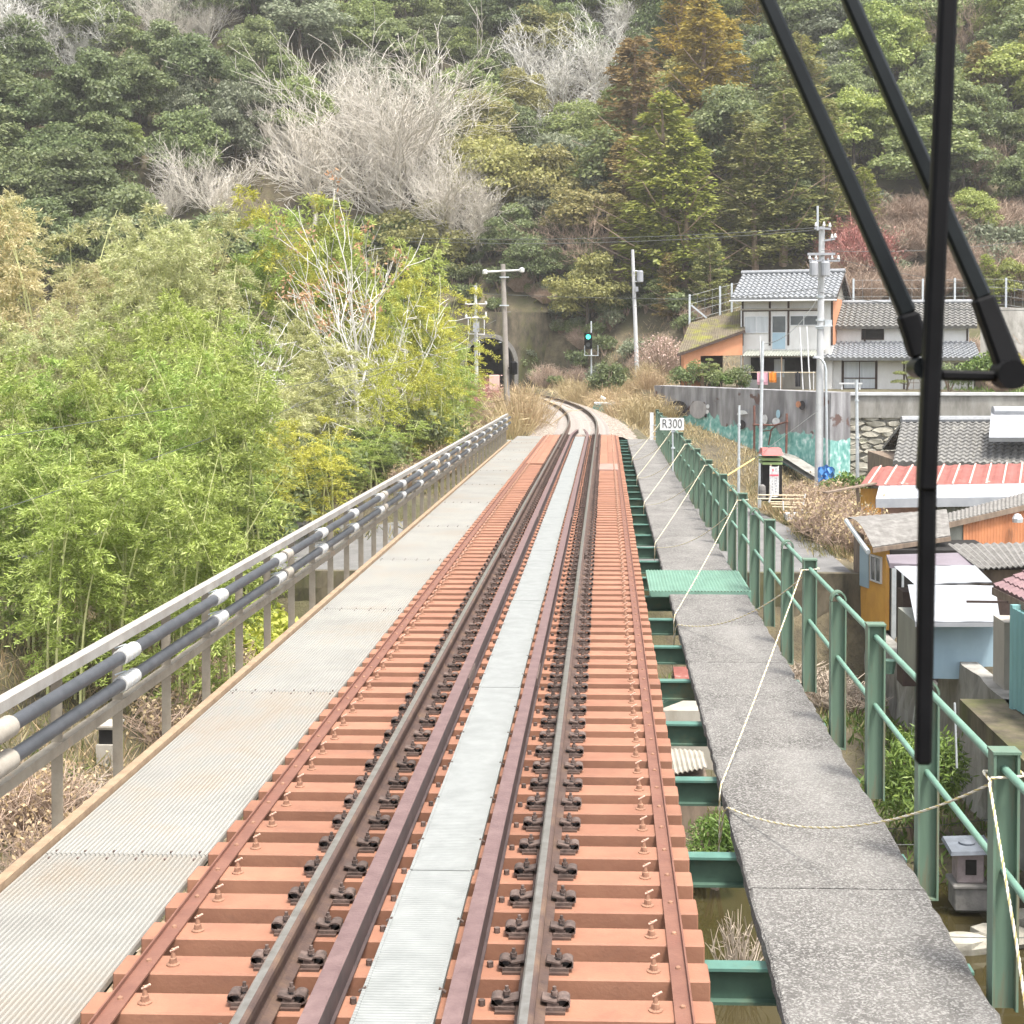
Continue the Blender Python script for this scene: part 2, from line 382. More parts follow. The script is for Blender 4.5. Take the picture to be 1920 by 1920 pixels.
# mossy retaining wall along the river side of the road
def wall_mesh(name, path, z0, z1, th, material, label, cat='wall', jitter=.05, step=.5, parts=None):
    m = MB(); rows = []
    L = 0; pts = [Vector((*p, 0)) for p in path]; P = []
    for a, b_ in zip(pts[:-1], pts[1:]):
        n = max(1, int((b_-a).length/step))
        for i in range(n): P.append((a.lerp(b_, i/n), (b_-a).normalized()))
    P.append((pts[-1], (pts[-1]-pts[-2]).normalized()))
    rg = random.Random(len(path)*7+3)
    f0 = z0 if callable(z0) else (lambda x, y: z0); f1 = z1 if callable(z1) else (lambda x, y: z1)
    front = []; back = []
    for p, d in P:
        n = Vector((d.y, -d.x, 0)); a0, a1 = f0(p.x, p.y), f1(p.x, p.y); col = []
        k = max(2, int((a1-a0)/.45))
        for i in range(k+1):
            t = i/k; q = p+n*(.08*(1-t)+rg.uniform(-jitter, jitter)); col.append((q.x, q.y, a0+(a1-a0)*t))
        front.append(col); back.append([(p.x-n.x*th, p.y-n.y*th, a1), (p.x-n.x*th, p.y-n.y*th, a0)])
    kmax = max(len(c) for c in front)
    for c in front:
        while len(c) < kmax: c.append(c[-1])
    m.grid([c+bk for c, bk in zip(front, back)])
    for e in (0, -1):
        c = front[e]+back[e]; m.add(c, [tuple(range(len(c)))])
    return tag(m.build(name, material), label, cat)
wall_mesh('retaining_wall', [(-18, 42.4), (8.3, 42.4)], -6.9, lambda x, y: -3.42, .3, M['moss_wall'], 'mossy stone retaining wall holding the road above the river')
wall_mesh('retaining_wall', [(8.35, 22.0), (8.35, 42.3)][::-1], -7.0, lambda x, y: -3.6 if y < 32.8 else -4.85, .35, M['concrete'], 'stained concrete river wall below the turquoise house and white hut')
# abutment
m = MB(); m.box(-2.7, 2.9, 52.6, 53.6, -4.2, -.62); m.box(-2.7, 2.9, 53.15, 53.6, -.62, -.2)
m.box(2.6, 2.95, 53.6, 66, -4.0, -.8); m.box(-2.95, -2.6, 53.6, 60, -4.0, -.6)
tag(m.build('bridge_abutment', M['concrete']), 'grey concrete abutment under the far end of the bridge', 'abutment')
# track bed
def frame_path(y0, y1, step, off=0.0, z=0.0):
    r = []; n = max(2, int((y1-y0)/step))
    for i in range(n+1):
        y = y0+(y1-y0)*i/n; dx = 0 if y < Y0C else -(y-Y0C)/300.0
        t = Vector((dx, 1, 0)).normalized(); rx = Vector((t.y, -t.x, 0))
        r.append((Vector((xc(y), y, z))+rx*off, rx, Vector((0,0,1))))
    return r
rg = random.Random(3)
m = MB(); rows = []
for p, rx, uz in frame_path(53.3, 136, .3):
    rows.append([tuple(p+rx*x+Vector((0,0,(-.05 if abs(x) < 1.4 else -.05-(abs(x)-1.4)*.42)+rg.uniform(-.045,.035)))) for x in np.linspace(-2.3, 2.3, 24)])
m.grid(rows); tag(m.build('track_bed', M['ballast']), kind='structure')

# ------------------------------------------------------------------ bridge steelwork
br = thing('steel_bridge', 'green painted steel plate girder bridge carrying the single track', 'bridge', (0, 4, -2))
for s in (-1, 1):
    m = MB(); x = .9*s
    m.box(x-.012, x+.012, 2, 52.5, -1.55, -.21); m.box(x-.16, x+.16, 2, 52.5, -.235, -.203); m.box(x-.16, x+.16, 2, 52.5, -1.58, -1.55)
    for y in np.arange(3, 52, 1.55): m.box(x-.12, x+.12, y-.01, y+.01, -1.55, -.24)
    m.build('girder', M['green_dark'], br)
YB = 6.95
k = 0
y = YB - 3*1.55
while y < 52:
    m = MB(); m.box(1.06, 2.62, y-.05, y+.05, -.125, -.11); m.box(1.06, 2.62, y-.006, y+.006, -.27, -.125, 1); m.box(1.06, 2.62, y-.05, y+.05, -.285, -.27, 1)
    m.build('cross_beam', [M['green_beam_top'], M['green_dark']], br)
    m = MB(); m.box(-2.42, -1.06, y-.05, y+.05, -.125, -.11); m.box(-2.42, -1.06, y-.006, y+.006, -.27, -.125); m.box(-2.42, -1.06, y-.05, y+.05, -.285, -.27)
    m.build('cross_beam', M['green_dark'], br)
    if k % 6 == 2:
        m = MB(); m.bar((1.0, y+.1, -.9), (2.5, y+.1, -.33), .08, .05); m.build('brace', M['green_pale'], br)
    y += 1.55; k += 1
for yy in (13.2, 34.0):                       # trestle legs seen through the gap
    for s in (-1, 1):
        m = MB(); m.bar((.95*s, yy, -1.6), (1.9*s, yy, -6.6), .22, .2); m.build('trestle_leg', M['green'], br)
    m = MB(); m.bar((-1.75, yy, -5.6), (1.4, yy, -3.6), .1, .1); m.bar((1.75, yy, -5.6), (-1.4, yy, -3.6), .1, .1); m.build('brace', M['green_pale'], br)

# sleepers
def hexbolt(m, x, y, z, r, h, mi=0): m.cyl((x, y, z), r, h, 6, mi)
sp = thing('bridge_sleeper', 'salmon painted square sleeper across the bridge under both rails', 'sleeper', (0, 0, -.2), group='salmon sleepers across the bridge')
m = MB(); m.box(-1.35, 1.35, -.1, .1, 0, .2); m.build('beam', M['sleeper'], sp, bevel=.007, local=True)
def clip_mesh(side):
    m = MB(); s = side
    # base shoe
    m.box(min(s*.066, s*.17), max(s*.066, s*.17), -.055, .05, .212, .226)
    # curled leaf spring: strip rolled round a loop, its tail pressing the rail foot
    prof = []
    for i in range(13):
        t = R(-100+i*23); prof.append((.158+.034*math.cos(t), .247+.021*math.sin(t)))
    prof.append((.05, .264)); out = prof+[(x_-.004 if i > 3 else x_+.006, z_-.009) for i, (x_, z_) in enumerate(prof)][::-1]
    path = [(Vector((0, yy, 0)), Vector((s, 0, 0)), Vector((0, 0, 1))) for yy in (-.045, .045)]
    m.sweep(out, path)
    m.box(min(s*.075, s*.135), max(s*.075, s*.135), -.04, .03, .226, .243)
    hexbolt(m, s*.112, 0, .266, .019, .02); m.cyl((s*.112, 0, .28), .010, .028, 8)
    return m
for rs in (-1, 1):
    xr = .566*rs
    m = MB(); m.box(xr-.15, xr+.15, -.065, .065, .2, .211); m.build('tie_plate', M['rail'], sp, local=True)
    for s in (-1, 1):
        m = clip_mesh(s); m.v = [((p[0]-.05*s)*.84+.05*s+xr, p[1]*.85, (p[2]-.212)*.88+.212) for p in m.v]
        c = m.build('rail_clip', M['clip'], sp, local=True)
    m = MB(); m.lathe([(.032,0),(.032,.006),(.02,.01),(.017,.032),(.012,.036),(.009,.06),(.0085,.075)], (1.10*rs, -.005, .2), 10)
    hb = m.build('hook_bolt', M['bolt'], sp, local=True)
    m = MB(); m.tube([(1.10*rs-.012, -.006, .262), (1.10*rs+.006, -.01, .272), (1.10*rs+.026, -.012, .285)], [.006,.0065,.005], 6); m.build('split_pin', M['pale_bolt'], hb, local=True)
    m = MB(); hexbolt(m, .2*rs if rs < 0 else .355, 0.02, .2, .015, .026); m.build('guard_bolt', M['clip'], sp, local=True)
nS = 0; y = 4.6
while y < 52.9:
    place(sp, (random.Random(nS).uniform(-.006, .006), y, -.2)); y += .4; nS += 1
# concrete sleepers in the ballast beyond the bridge
cs = thing('track_sleeper', 'brown grey sleeper half buried in the ballast of the curve', 'sleeper', (0,0,0), group='sleepers in the ballast beyond the bridge')
m = MB(); m.box(-1.05, 1.05, -.11, .11, -.16, .0); m.build('beam', M['csleeper'], cs, bevel=.01, local=True)
for y in np.arange(54.3, 128, .62):
    dx = 0 if y < Y0C else -(y-Y0C)/300.0
    place(cs, (xc(y), y, -.015), math.atan(-dx))
# rails (head, web, foot)
RP = [(-.0635,.213),(.0635,.213),(.0635,.223),(.02,.236),(.0085,.25),(.0085,.325),(.0325,.336),(.0325,.362),(.024,.3705),(.010,.3715),(-.024,.371),(-.0325,.362),(-.0325,.336),(-.0085,.325),(-.0085,.25),(-.02,.236),(-.0635,.223)]
RP = [(x, z-.2) for x, z in RP]
for s, lab in ((-1, 'left running rail with a worn bright head on salmon sleepers'), (1, 'right running rail with a worn bright head nearest the green railing')):
    rt = thing('railway_rail', lab, 'rail', (.566*s, 3, 0), group='running rails')
    m = MB(); mis = [0]*17; mis[9] = 1; mis[10] = 1
    m.sweep(RP, frame_path(3, 136, 1.0, .566*s), 0, True, mis); m.build('steel_rail', [M['rail'], M['railtop']], rt)
    for yj in (20.3, 44.5):
        m = MB()
        for q in (-1, 1): m.box(.566*s+q*.012, .566*s+q*.04, yj-.28, yj+.28, .03, .12)
        for j in range(4):
            m.tube([(.566*s-.065, yj-.2+j*.133, .078), (.566*s+.065, yj-.2+j*.133, .078)], .017, 6)
        m.build('fishplate', M['clip'], rt)
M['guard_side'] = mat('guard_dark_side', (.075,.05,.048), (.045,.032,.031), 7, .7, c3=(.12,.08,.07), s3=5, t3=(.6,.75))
# guard angles inside the rails
for s, lab in ((-1, 'left purple brown guard angle between the running rails'), (1, 'right purple brown guard angle between the running rails')):
    gt = thing('guard_angle', lab, 'guard rail', (.28*s, 3, 0), group='guard angles')
    m = MB()
    prof = [(-.055,.128),(.012,.128),(.012,.012),(.04,.012),(.04,.02),(.026,.022),(.026,.136),(.018,.142),(-.055,.142)]
    path = [(Vector((.285*s, 3, 0)), Vector((1,0,0)), Vector((0,0,1))), (Vector((.285*s, 50.8, 0)), Vector((1,0,0)), Vector((0,0,1))),
            (Vector((.25*s, 52, 0)), Vector((1,0,0)), Vector((0,0,1))), (Vector((.12*s, 53.4, .06)), Vector((1,0,0)), Vector((0,0,1)))]
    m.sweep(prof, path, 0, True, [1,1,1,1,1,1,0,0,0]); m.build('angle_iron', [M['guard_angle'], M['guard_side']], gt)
    for yj in (12.4, 24.8, 37.2):
        m = MB(); m.box(.285*s-.02, .285*s+.036, yj-.3, yj+.3, .05, .125); m.build('splice_plate', M['clip'], gt)
# outer guard: bolted flat with an upturned lip over the sleeper ends
for s, lab in ((-1, 'red brown edge angle bolted over the left sleeper ends'), (1, 'red brown edge angle bolted over the right sleeper ends')):
    gt = thing('edge_angle', lab, 'edge angle', (1.25*s, 3, 0), group='edge angles over the sleeper ends')
    m = MB(); m.box(*((1.175, 1.255) if s > 0 else (-1.255, -1.175)), 3, 52.8, .003, .014)
    x = 1.255*s; m.box(min(x, x-.008*s), max(x, x-.008*s), 3, 52.8, .014, .034)
    m.build('angle_iron', M['guard'], gt)
    m = MB(); y = 4.6
    while y < 52.9: m.lathe([(.014,0),(.012,.008),(.005,.012)], (1.213*s, y, .014), 8); y += .4
    r_ = m.build('rivet', M['bolt'], gt); r_['kind'] = 'stuff'
# centre walking plates
y = 3.4; i = 0
rr = random.Random(8)
tm = M['tread']; nt = tm.node_tree
wv = nt.nodes.new('ShaderNodeTexWave'); wv.bands_direction = 'Y'; wv.inputs['Scale'].default_value = 12; wv.inputs['Distortion'].default_value = .4
tcn = nt.nodes.new('ShaderNodeTexCoord'); nt.links.new(tcn.outputs['Object'], wv.inputs['Vector'])
bpn = nt.nodes.new('ShaderNodeBump'); bpn.inputs['Strength'].default_value = .55; bpn.inputs['Distance'].default_value = .006
nt.links.new(wv.outputs['Fac'], bpn.inputs['Height']); nt.links.new(bpn.outputs[0], nt.nodes['Principled BSDF'].inputs['Normal'])
tp = thing('tread_plate', 'ribbed galvanised walking plate laid between the guard angles', 'walkway plate', (0,0,0), group='galvanised plates along the track centre')
m = MB(); m.box(-.165, .165, .006, 4.38, .012, .03); m.build('ribbed_sheet', M['tread'], tp, local=True)
m = MB()
for q in (-1, 1):
    m.box(q*.165-.008, q*.165+.008, .006, 4.38, .004, .034)
m.build('edge_strip', M['tread'], tp, local=True)
m = MB()
for q in (-1, 1):
    for yy in np.arange(.5, 4.38, .8): m.bar((q*.16, yy, .036), (q*.19, yy, .02), .02, .008)
m.build('hold_down_clip', M['clip'], tp, local=True)
while y < 51:
    place(tp, (rr.uniform(-.004, .004), y, 0)); y += 4.39; i += 1
# left deck of ribbed panels
dp = thing('deck_panel', 'pale ribbed metal deck panel on the pipe side of the track', 'deck panel', (0,0,0), group='ribbed deck panels of the left walkway')
prof = []; n = 34; x0 = -2.325; wdt = .94; pt = wdt/n
for i in range(n):
    a = x0+i*pt; prof += [(a, -.058), (a+pt*.2, -.0565), (a+pt*.42, -.0445), (a+pt*.6, -.0425), (a+pt*.82, -.0455)]
prof.append((x0+wdt, -.058))
bot = [(x0+wdt, -.085), (x0, -.085)]
m = MB(); m.sweep(prof+bot, [(Vector((0, .008, 0)), Vector((1,0,0)), Vector((0,0,1))), (Vector((0, 4.092, 0)), Vector((1,0,0)), Vector((0,0,1)))])
m.build('ribbed_sheet', M['deck'], dp, local=True)
m = MB()
for yy in (.06, 4.04):
    for i in range(2, 34, 6): m.cyl((x0+(i+.1)*pt, yy, -.055), .012, .01, 6)
m.build('screw', M['clip'], dp, local=True)
y = 4.1
while y < 49.5: place(dp, (0, y, 0), label=None); y += 4.1
m = MB(); m.box(-2.40, -2.335, 3, 50, -.14, -.012); m.box(-1.375, -1.345, 3, 50, -.16, -.08)
tag(m.build('edge_timber', M['kerb'], bevel=.006), 'tan timber kerb along the outer edge of the ribbed deck', 'edge timber')
# salmon boards between the last sleepers
for s in (-1, 1):
    lab = 'salmon boards covering the sleepers %s of the rails at the far end' % ('left' if s < 0 else 'right')
    bt = thing('board_cover', lab, 'boards', (.95*s, 38.4, 0), group='salmon boards near the far end of the bridge')
    for (a, b_) in ((38.4, 43), (43.02, 47.8), (47.82, 52.8)):
        for (p, q) in ((.70, .95), (.956, 1.2)):
            m = MB(); m.box(min(p*s, q*s), max(p*s, q*s), a, b_, .004, .03)
            o = m.build('board', M['sleeper'], bt)
    if s > 0:
        m = MB(); m.box(.70, 1.2, 36.3, 38.35, .004, .03); o = m.build('board', mat('faded_board', (.33,.22,.18), (.26,.17,.14), 4), bt); o['label'] = 'faded grey brown board nearest the camera'

# left fence
ft = thing('pipe_fence', 'weathered pale angle iron fence along the outer edge of the left deck', 'fence', (-2.43, 5, -.25))
PY = [3.2+1.11*i for i in range(42)]
m = MB(); m.box(-2.475, -2.40, 2.6, 49.6, .90, .912); m.box(-2.41, -2.40, 2.6, 49.6, .848, .90); m.build('top_rail', M['fencetop'], ft)
m = MB(); m.box(-2.42, -2.412, 2.6, 49.6, .385, .45); m.box(-2.475, -2.42, 2.6, 49.6, .442, .45); m.build('middle_rail', M['fence'], ft)
pm = None
for i, y in enumerate(PY):
    if pm is None:
        m = MB(); m.box(-.035, .035, -.004, .004, 0, 1.13); m.box(-.035, -.028, .004, .05, 0, 1.13)
        m.box(-.03, .04, -.03, .03, .12, .14)
        pm = m.build('post', M['fence'], ft, local=True)
        pm.location = (-.02, y-5, 0)
    else:
        o = pm.copy(); C.objects.link(o); o.location = (-.02, y-5, 0)
# pipes hung on the inner side
CLY = [7.58+ .05, 9.72, 12.05, 14.3, 16.5, 18.6, 20.8, 23.1, 25.3, 27.5, 29.7, 31.9, 34.1, 36.3, 38.5, 40.7, 42.9, 45.1, 47.3]
for z, lab in ((.795, 'upper black pipe with white clamps strapped to the left fence'), (.615, 'lower black pipe with white clamps strapped to the left fence')):
    pt_ = thing('service_pipe', lab, 'pipe', (-2.33, 5, z-.05), group='black pipes along the left fence')
    xx = -2.335
    m = MB(); m.tube([(xx, 2.5, z), (xx, 49.4, z)], .043, 16); m.build('pipe_wall', M['pipe'], pt_, smooth=True)
    for i, y in enumerate(CLY):
        if i == 0:
            m = MB(); m.tube([(xx, y-.13, z), (xx, y+.13, z)], .062, 16); m.build('coupling', M['sleeve_tan'], pt_, smooth=True); continue
        m = MB()
        for q in range(3): m.tube([(xx, y-.15+q*.1, z), (xx, y-.06+q*.1, z)], .054, 16)
        cl = m.build('clamp', M['sleeve'], pt_, smooth=True)
        m = MB()
        for q in range(2): m.tube([(xx, y-.06+q*.1, z), (xx, y-.05+q*.1, z)], .057, 16)
        m.tube([(xx-.09, y+.02, z+.03), (xx-.02, y+.02, z+.056), (xx+.03, y+.02, z+.04)], .006, 6)
        m.build('strap', M['galv'], cl)
        if i % 3 == 0:
            m = MB(); m.tube([(xx, y+.22, z), (xx, y+.46, z)], .058, 16); m.build('coupling', M['sleeve_tan'], pt_, smooth=True)
        m = MB(); m.box(-2.47, xx-.02, y-.02, y+.0, z-.065, z-.05); m.build('bracket', M['galv'], pt_)

# right walkway: concrete slabs and a green patch plate
def slab(y0, y1, lab):
    rg = random.Random(int(y0*10)); m = MB(); top = []; n = int((y1-y0)/.1)
    for i in range(n+1):
        y = y0+(y1-y0)*i/n; a = 1.64+rg.uniform(-.008, .006); b_ = 2.555+rg.uniform(-.012, .01)
        if rg.random() < .04: b_ -= .03
        top.append([(a+.004, y, -.10), (a, y, -.012), (a+.014, y, 0), (2.1, y, .002), (b_-.016, y, 0), (b_, y, -.014), (b_-.004, y, -.10)])
    m.grid(top)
    for e in (0, -1): m.add(top[e], [tuple(range(7))])
    return tag(m.build('walkway_slab', M['concrete_walk']), lab, 'concrete slab', 'concrete slabs of the right walkway')
slab(3.0, 7.66, 'rough grey concrete walkway slab nearest the camera beside the green railing')
slab(7.675, 13.4, 'grey concrete walkway slab under the slack rope, second from the camera')
slab(13.412, 17.35, 'grey concrete walkway slab just before the green patch plate')
slab(18.9, 27.0, 'grey concrete walkway slab just beyond the green patch plate')
slab(27.012, 50.5, 'long grey concrete walkway slab running to the far end of the railing')
m = MB(); prof = []
yy = 17.3
rows = []
for i in range(61):
    x = 1.42+1.16*i/60; rows.append([(x, 17.28, .03+(.012 if i % 2 else 0)), (x, 19.0, .03+(.012 if i % 2 else 0))])
m.grid(rows); m.box(1.42, 2.58, 17.27, 17.29, -.03, .03); m.box(1.405, 1.42, 17.28, 19, -.02, .036); m.box(2.58, 2.6, 17.28, 19, -.1, .036)
tag(m.build('patch_plate', M['green_pale']), 'mint green ribbed metal plate bridging a gap in the walkway', 'plate')

# green railing
rl = thing('green_railing', 'green steel railing with tube rails along the right walkway', 'railing', (2.62, 6, -.2))
m = MB(); m.tube([(2.655, 4.2, .955), (2.655, 51.2, .955)], .019, 10); m.build('top_rail', M['green_pale'], rl, smooth=True)
m = MB(); m.tube([(2.655, 4.2, .50), (2.655, 51.2, .50)], .017, 10); m.build('middle_rail', M['green_pale'], rl, smooth=True)
mA = MB()      # flat topped H post
for q in (-1, 1): mA.box(q*.052-.006, q*.052+.006, -.05, .05, -.12, 1.03)
mA.box(-.046, .046, -.006, .006, -.12, 1.03); mA.box(-.062, .062, -.055, .055, 1.03, 1.042)
mBm = MB()     # post with a strap curled over the rail
for q in (-1, 1): mBm.box(q*.052-.006, q*.052+.006, -.05, .05, -.2, .925)
mBm.box(-.046, .046, -.006, .006, -.2, .925)
mBm.hexa([(-.058,-.05,-.2),(.058,-.05,-.2),(.058,.05,-.2),(-.058,.05,-.2),(-.058,-.05,-.19),(.058,-.05,-.19),(.058,.05,-.19),(-.058,.05,-.19)])
strap = []
for i in range(13):
    t = R(180*i/12); strap.append((.06*math.cos(t), .935+.075*math.sin(t)))
inner = [(x*.8, .935+(z-.935)*.84) for x, z in strap][::-1]
mBm.sweep(strap+inner, [(Vector((0,-.045,0)), Vector((1,0,0)), Vector((0,0,1))), (Vector((0,.045,0)), Vector((1,0,0)), Vector((0,0,1)))])
protoA = mA.build('post', M['green'], rl, local=True); protoB = mBm.build('post', M['green'], rl, local=True)
k = 0; y = 6.55
RPOST = []
usedA = usedB = False
while y < 51.5:
    A_ = k % 2 == 0
    if A_: o = protoA if not usedA else protoA.copy(); usedA_ = usedA; usedA = True
    else: o = protoB if not usedB else protoB.copy(); usedA_ = usedB; usedB = True
    if usedA_: C.objects.link(o)
    o.location = (.035, y-6, .2); RPOST.append((y, A_)); y += 1.555; k += 1
# ropes
def rope(name, pts, label, r=.006, knot=None):
    P = [Vector(p) for p in pts]; L = sum((b-a).length for a, b in zip(P[:-1], P[1:]))
    n = max(24, int(L/.018)); 
    cum = [0]
    for a, b in zip(P[:-1], P[1:]): cum.append(cum[-1]+(b-a).length)
    Q = []
    for i in range(n+1):
        s = L*i/n; j = max(k for k in range(len(cum)) if cum[k] <= s+1e-9); j = min(j, len(P)-2)
        Q.append(P[j].lerp(P[j+1], (s-cum[j])/(cum[j+1]-cum[j])))
    m = MB()
    for st in range(3):
        T = []
        for i, q in enumerate(Q):
            d = (Q[min(i+1,n)]-Q[max(i-1,0)]).normalized(); u = d.cross(Vector((0.3,.2,1))).normalized(); v = d.cross(u)
            t = 2*math.pi*(L*i/n)/.085+st*2.094; T.append(q+(u*math.cos(t)+v*math.sin(t))*r*.62)
        m.tube(T, r*.62, 5, 1 if st == 0 else 0)
    return tag(m.build(name, [M['rope_w'], M['rope_y']], smooth=True), label, 'rope', 'yellow and white ropes tied along the walkway')
def sag(a, b, s, n=10):
    a, b = Vector(a), Vector(b)
    return [a.lerp(b, i/n)-Vector((0,0,4*s*(i/n)*(1-i/n))) for i in range(n+1)]
def wrap(x, y, z): return [(x-.075, y-.065, z), (x+.075, y-.068, z+.012), (x+.078, y+.06, z+.005), (x-.078, y+.06, z-.005), (x-.076, y-.066, z-.012)]
tie = [5.35, 6.55, 12.77, 19.0, 25.2, 31.4, 37.6, 43.9, 48.5]
words = ['nearest the camera', 'second from the camera', 'third from the camera', 'fourth from the camera', 'fifth from the camera', 'sixth from the camera', 'farthest from the camera']
for i in range(1, 8):
    y = tie[i]; P = Vector((2.60, y-.05, .90))
    yl = y-3.3 if i == 2 else y-3.2
    if i == 1:
        rope('rope', wrap(2.655, y, .93)+[(2.56, y-.12, .92), (2.52, y-.7, .45), (2.43, y-1.4, .02), (2.42, y-2.6, .02)], 'yellow and white rope running down from the nearest post to the walkway edge')
    else:
        e = (1.63, yl, .012)
        rope('rope', wrap(2.655, y, .95)+sag((2.58, y-.07, .95), e, .03)+[(1.622, yl-.02, -.05), (1.615, yl-.08, -.30), (1.60, yl-.1, -.62)], 'yellow and white rope slanting from railing to walkway edge, '+words[i-2], r=.0055 if y < 26 else .007)
    if i < 8 and i >= 1:
        # slack cross rope from the walkway edge back to this post
        e = (1.635, y+2.45, .015)
        rope('rope', [(1.60, y+2.6, -.25), (1.615, y+2.5, -.03)]+sag(e, (2.60, y+.02, .88), .16, 14), 'slack yellow and white rope crossing the walkway, '+words[i-1], r=.0055 if y < 26 else .007)
# sign with the curve radius
def text_mesh(s, size, material, name, parent, loc, ext=.004, rz=0, local=False):
    cu = bpy.data.curves.new('t', 'FONT'); cu.body = s; cu.size = size; cu.extrude = ext; cu.align_x = 'CENTER'; cu.align_y = 'CENTER'; cu.offset = -.004
    ob = bpy.data.objects.new('t', cu); C.objects.link(ob); dg = bpy.context.evaluated_depsgraph_get()
    me = bpy.data.meshes.new_from_object(ob.evaluated_get(dg)); bpy.data.objects.remove(ob)
    me.materials.clear(); me.materials.append(material)
    me.transform(Matrix.Rotation(rz, 4, 'Z') @ Matrix.Rotation(R(90), 4, 'X'))
    o = link(name, me, parent); o.location = Vector(loc)-root_loc(parent); return o
sg = at(1260, 795, 37)
st = thing('curve_sign', 'white curve radius sign on a slim white post above the railing', 'sign', (sg.x, 37, -.3))
m = MB(); m.box(sg.x-.30, sg.x+.30, 36.985, 37.0, sg.z-.155, sg.z+.155); brd = m.build('board', M['white'], st)
t = text_mesh('R300', .285, M['ink'], 'lettering', st, (sg.x, 36.98, sg.z)); t.scale = (.86, 1, 1.12)
m = MB(); m.tube([(sg.x+.02, 37.03, -.3), (sg.x+.02, 37.03, sg.z-.05)], .022, 10); m.build('post', M['galv'], st)
m = MB()
for z in (.5, .92): m.box(sg.x-.02, 2.67, 37.0, 37.06, z, z+.04)
m.build('bracket', M['galv'], st)
p = at(1222, 790, 50)
st = thing('marker_post', 'small white marker post at the far end of the green railing', 'marker post', (p.x, 50, -.7))
m = MB(); m.box(p.x-.06, p.x+.06, 49.98, 50.04, -.7, p.z+.3); m.build('board', M['white'], st)
m = MB()
for z in (.1, .28, .5): m.box(p.x-.02, p.x+.16, 49.97, 49.985, z, z+.02)
m.build('rung', M['galv'], st)
# ------------------------------------------------------------------ buildings
M['plaster'] = mat('white_plaster', (.72,.715,.70), (.62,.61,.585), 1.5, .85, c3=(.5,.46,.4), s3=.7, t3=(.62,.85), streak=.4)
M['plaster_old'] = mat('aged_plaster', (.42,.39,.335), (.32,.29,.245), 1.5, .9, c3=(.3,.26,.2), s3=.9, t3=(.6,.8), streak=.4)
M['timber'] = mat('dark_timber', (.075,.05,.04), (.045,.03,.025), 6, .8)
M['timber_grey'] = mat('weathered_board', (.25,.19,.14), (.14,.105,.08), 5, .9, streak=.25)
M['orange_wall'] = mat('orange_render', (.62,.29,.16), (.52,.235,.13), 1.2, .9, c3=(.4,.2,.12), s3=1, t3=(.6,.8), streak=.5)
M['orange_tin'] = mat('orange_tin', (.58,.24,.11), (.45,.18,.085), 3, .6, c3=(.3,.15,.1), s3=2, t3=(.6,.8), streak=.3)
M['ochre'] = mat('ochre_tin', (.66,.36,.075), (.55,.28,.06), 2, .7, c3=(.30,.20,.12), s3=1.1, t3=(.62,.7), streak=.5)
M['pink'] = mat('pink_tin', (.68,.44,.38), (.58,.36,.31), 3, .6, streak=.3)
M['greytin'] = mat('grey_green_tin', (.30,.31,.27), (.22,.23,.2), 3, .6, streak=.3)
M['kawara'] = mat('grey_roof_tile', (.29,.30,.315), (.20,.21,.222), 6, .5, c3=(.31,.30,.28), s3=2.5, t3=(.55,.75), spec=.5)
M['kawara_old'] = mat('old_roof_tile', (.205,.20,.19), (.12,.117,.11), 7, .8, c3=(.27,.262,.235), s3=3, t3=(.5,.7))
M['mossroof'] = mat('mossy_roof', (.16,.135,.09), (.10,.08,.06), 2, .95, bump=.4, bscale=15, c3=(.19,.19,.03), s3=.7, t3=(.45,.62))
M['slate'] = mat('weathered_slate_sheet', (.23,.22,.205), (.13,.123,.112), 4, .95, bump=.3, bscale=30, c3=(.12,.11,.1), s3=5, t3=(.55,.7))
M['redtin'] = mat('red_tin', (.30,.105,.085), (.21,.07,.058), 3, .5, c3=(.62,.48,.42), s3=1.6, t3=(.60,.75), streak=.4)
M['whitetin'] = mat('white_tin', (.34,.35,.37), (.275,.29,.31), 2, .45, c3=(.6,.58,.55), s3=1, t3=(.65,.85))
M['bluetin'] = mat('pale_blue_tin', (.35,.48,.56), (.30,.42,.50), 1.5, .5, c3=(.6,.62,.6), s3=1, t3=(.6,.85))
M['mauvetin'] = mat('mauve_tin', (.22,.19,.215), (.17,.145,.165), 2, .5)
M['mauvetile'] = mat('mauve_tile', (.22,.135,.14), (.155,.095,.10), 5, .7)
M['turq'] = mat('turquoise_board', (.22,.42,.42), (.16,.32,.32), 2, .8, c3=(.5,.42,.36), s3=1.3, t3=(.56,.68), streak=.3)
M['glass'] = mat('window_glass', (.13,.145,.15), (.075,.085,.09), 1, .08, spec=.8)
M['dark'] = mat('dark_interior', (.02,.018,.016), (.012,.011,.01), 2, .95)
M['curtain'] = mat('net_curtain', (.55,.58,.6), (.42,.45,.47), 8, .8, streak=.05)
M['alum'] = mat('aluminium_frame', (.68,.69,.70), (.6,.61,.62), 4, .45, metal=.2)
M['blue'] = mat('blue_tarp', (.09,.28,.62), (.06,.2,.5), 6, .5)
M['cloth_pink'] = mat('pink_cloth', (.75,.42,.5), (.65,.34,.42), 5, .9)
M['cloth_orange'] = mat('orange_cloth', (.8,.28,.04), (.7,.22,.03), 5, .9)
M['cloth_dark'] = mat('dark_cloth', (.03,.03,.035), None, 5, .9)
M['bamboo_dry'] = mat('dry_bamboo', (.66,.56,.40), (.5,.40,.26), 8, .7)
M['brick_stone'] = mat('lantern_stone', (.22,.21,.195), (.135,.13,.12), 5, .95, bump=.4, bscale=20)

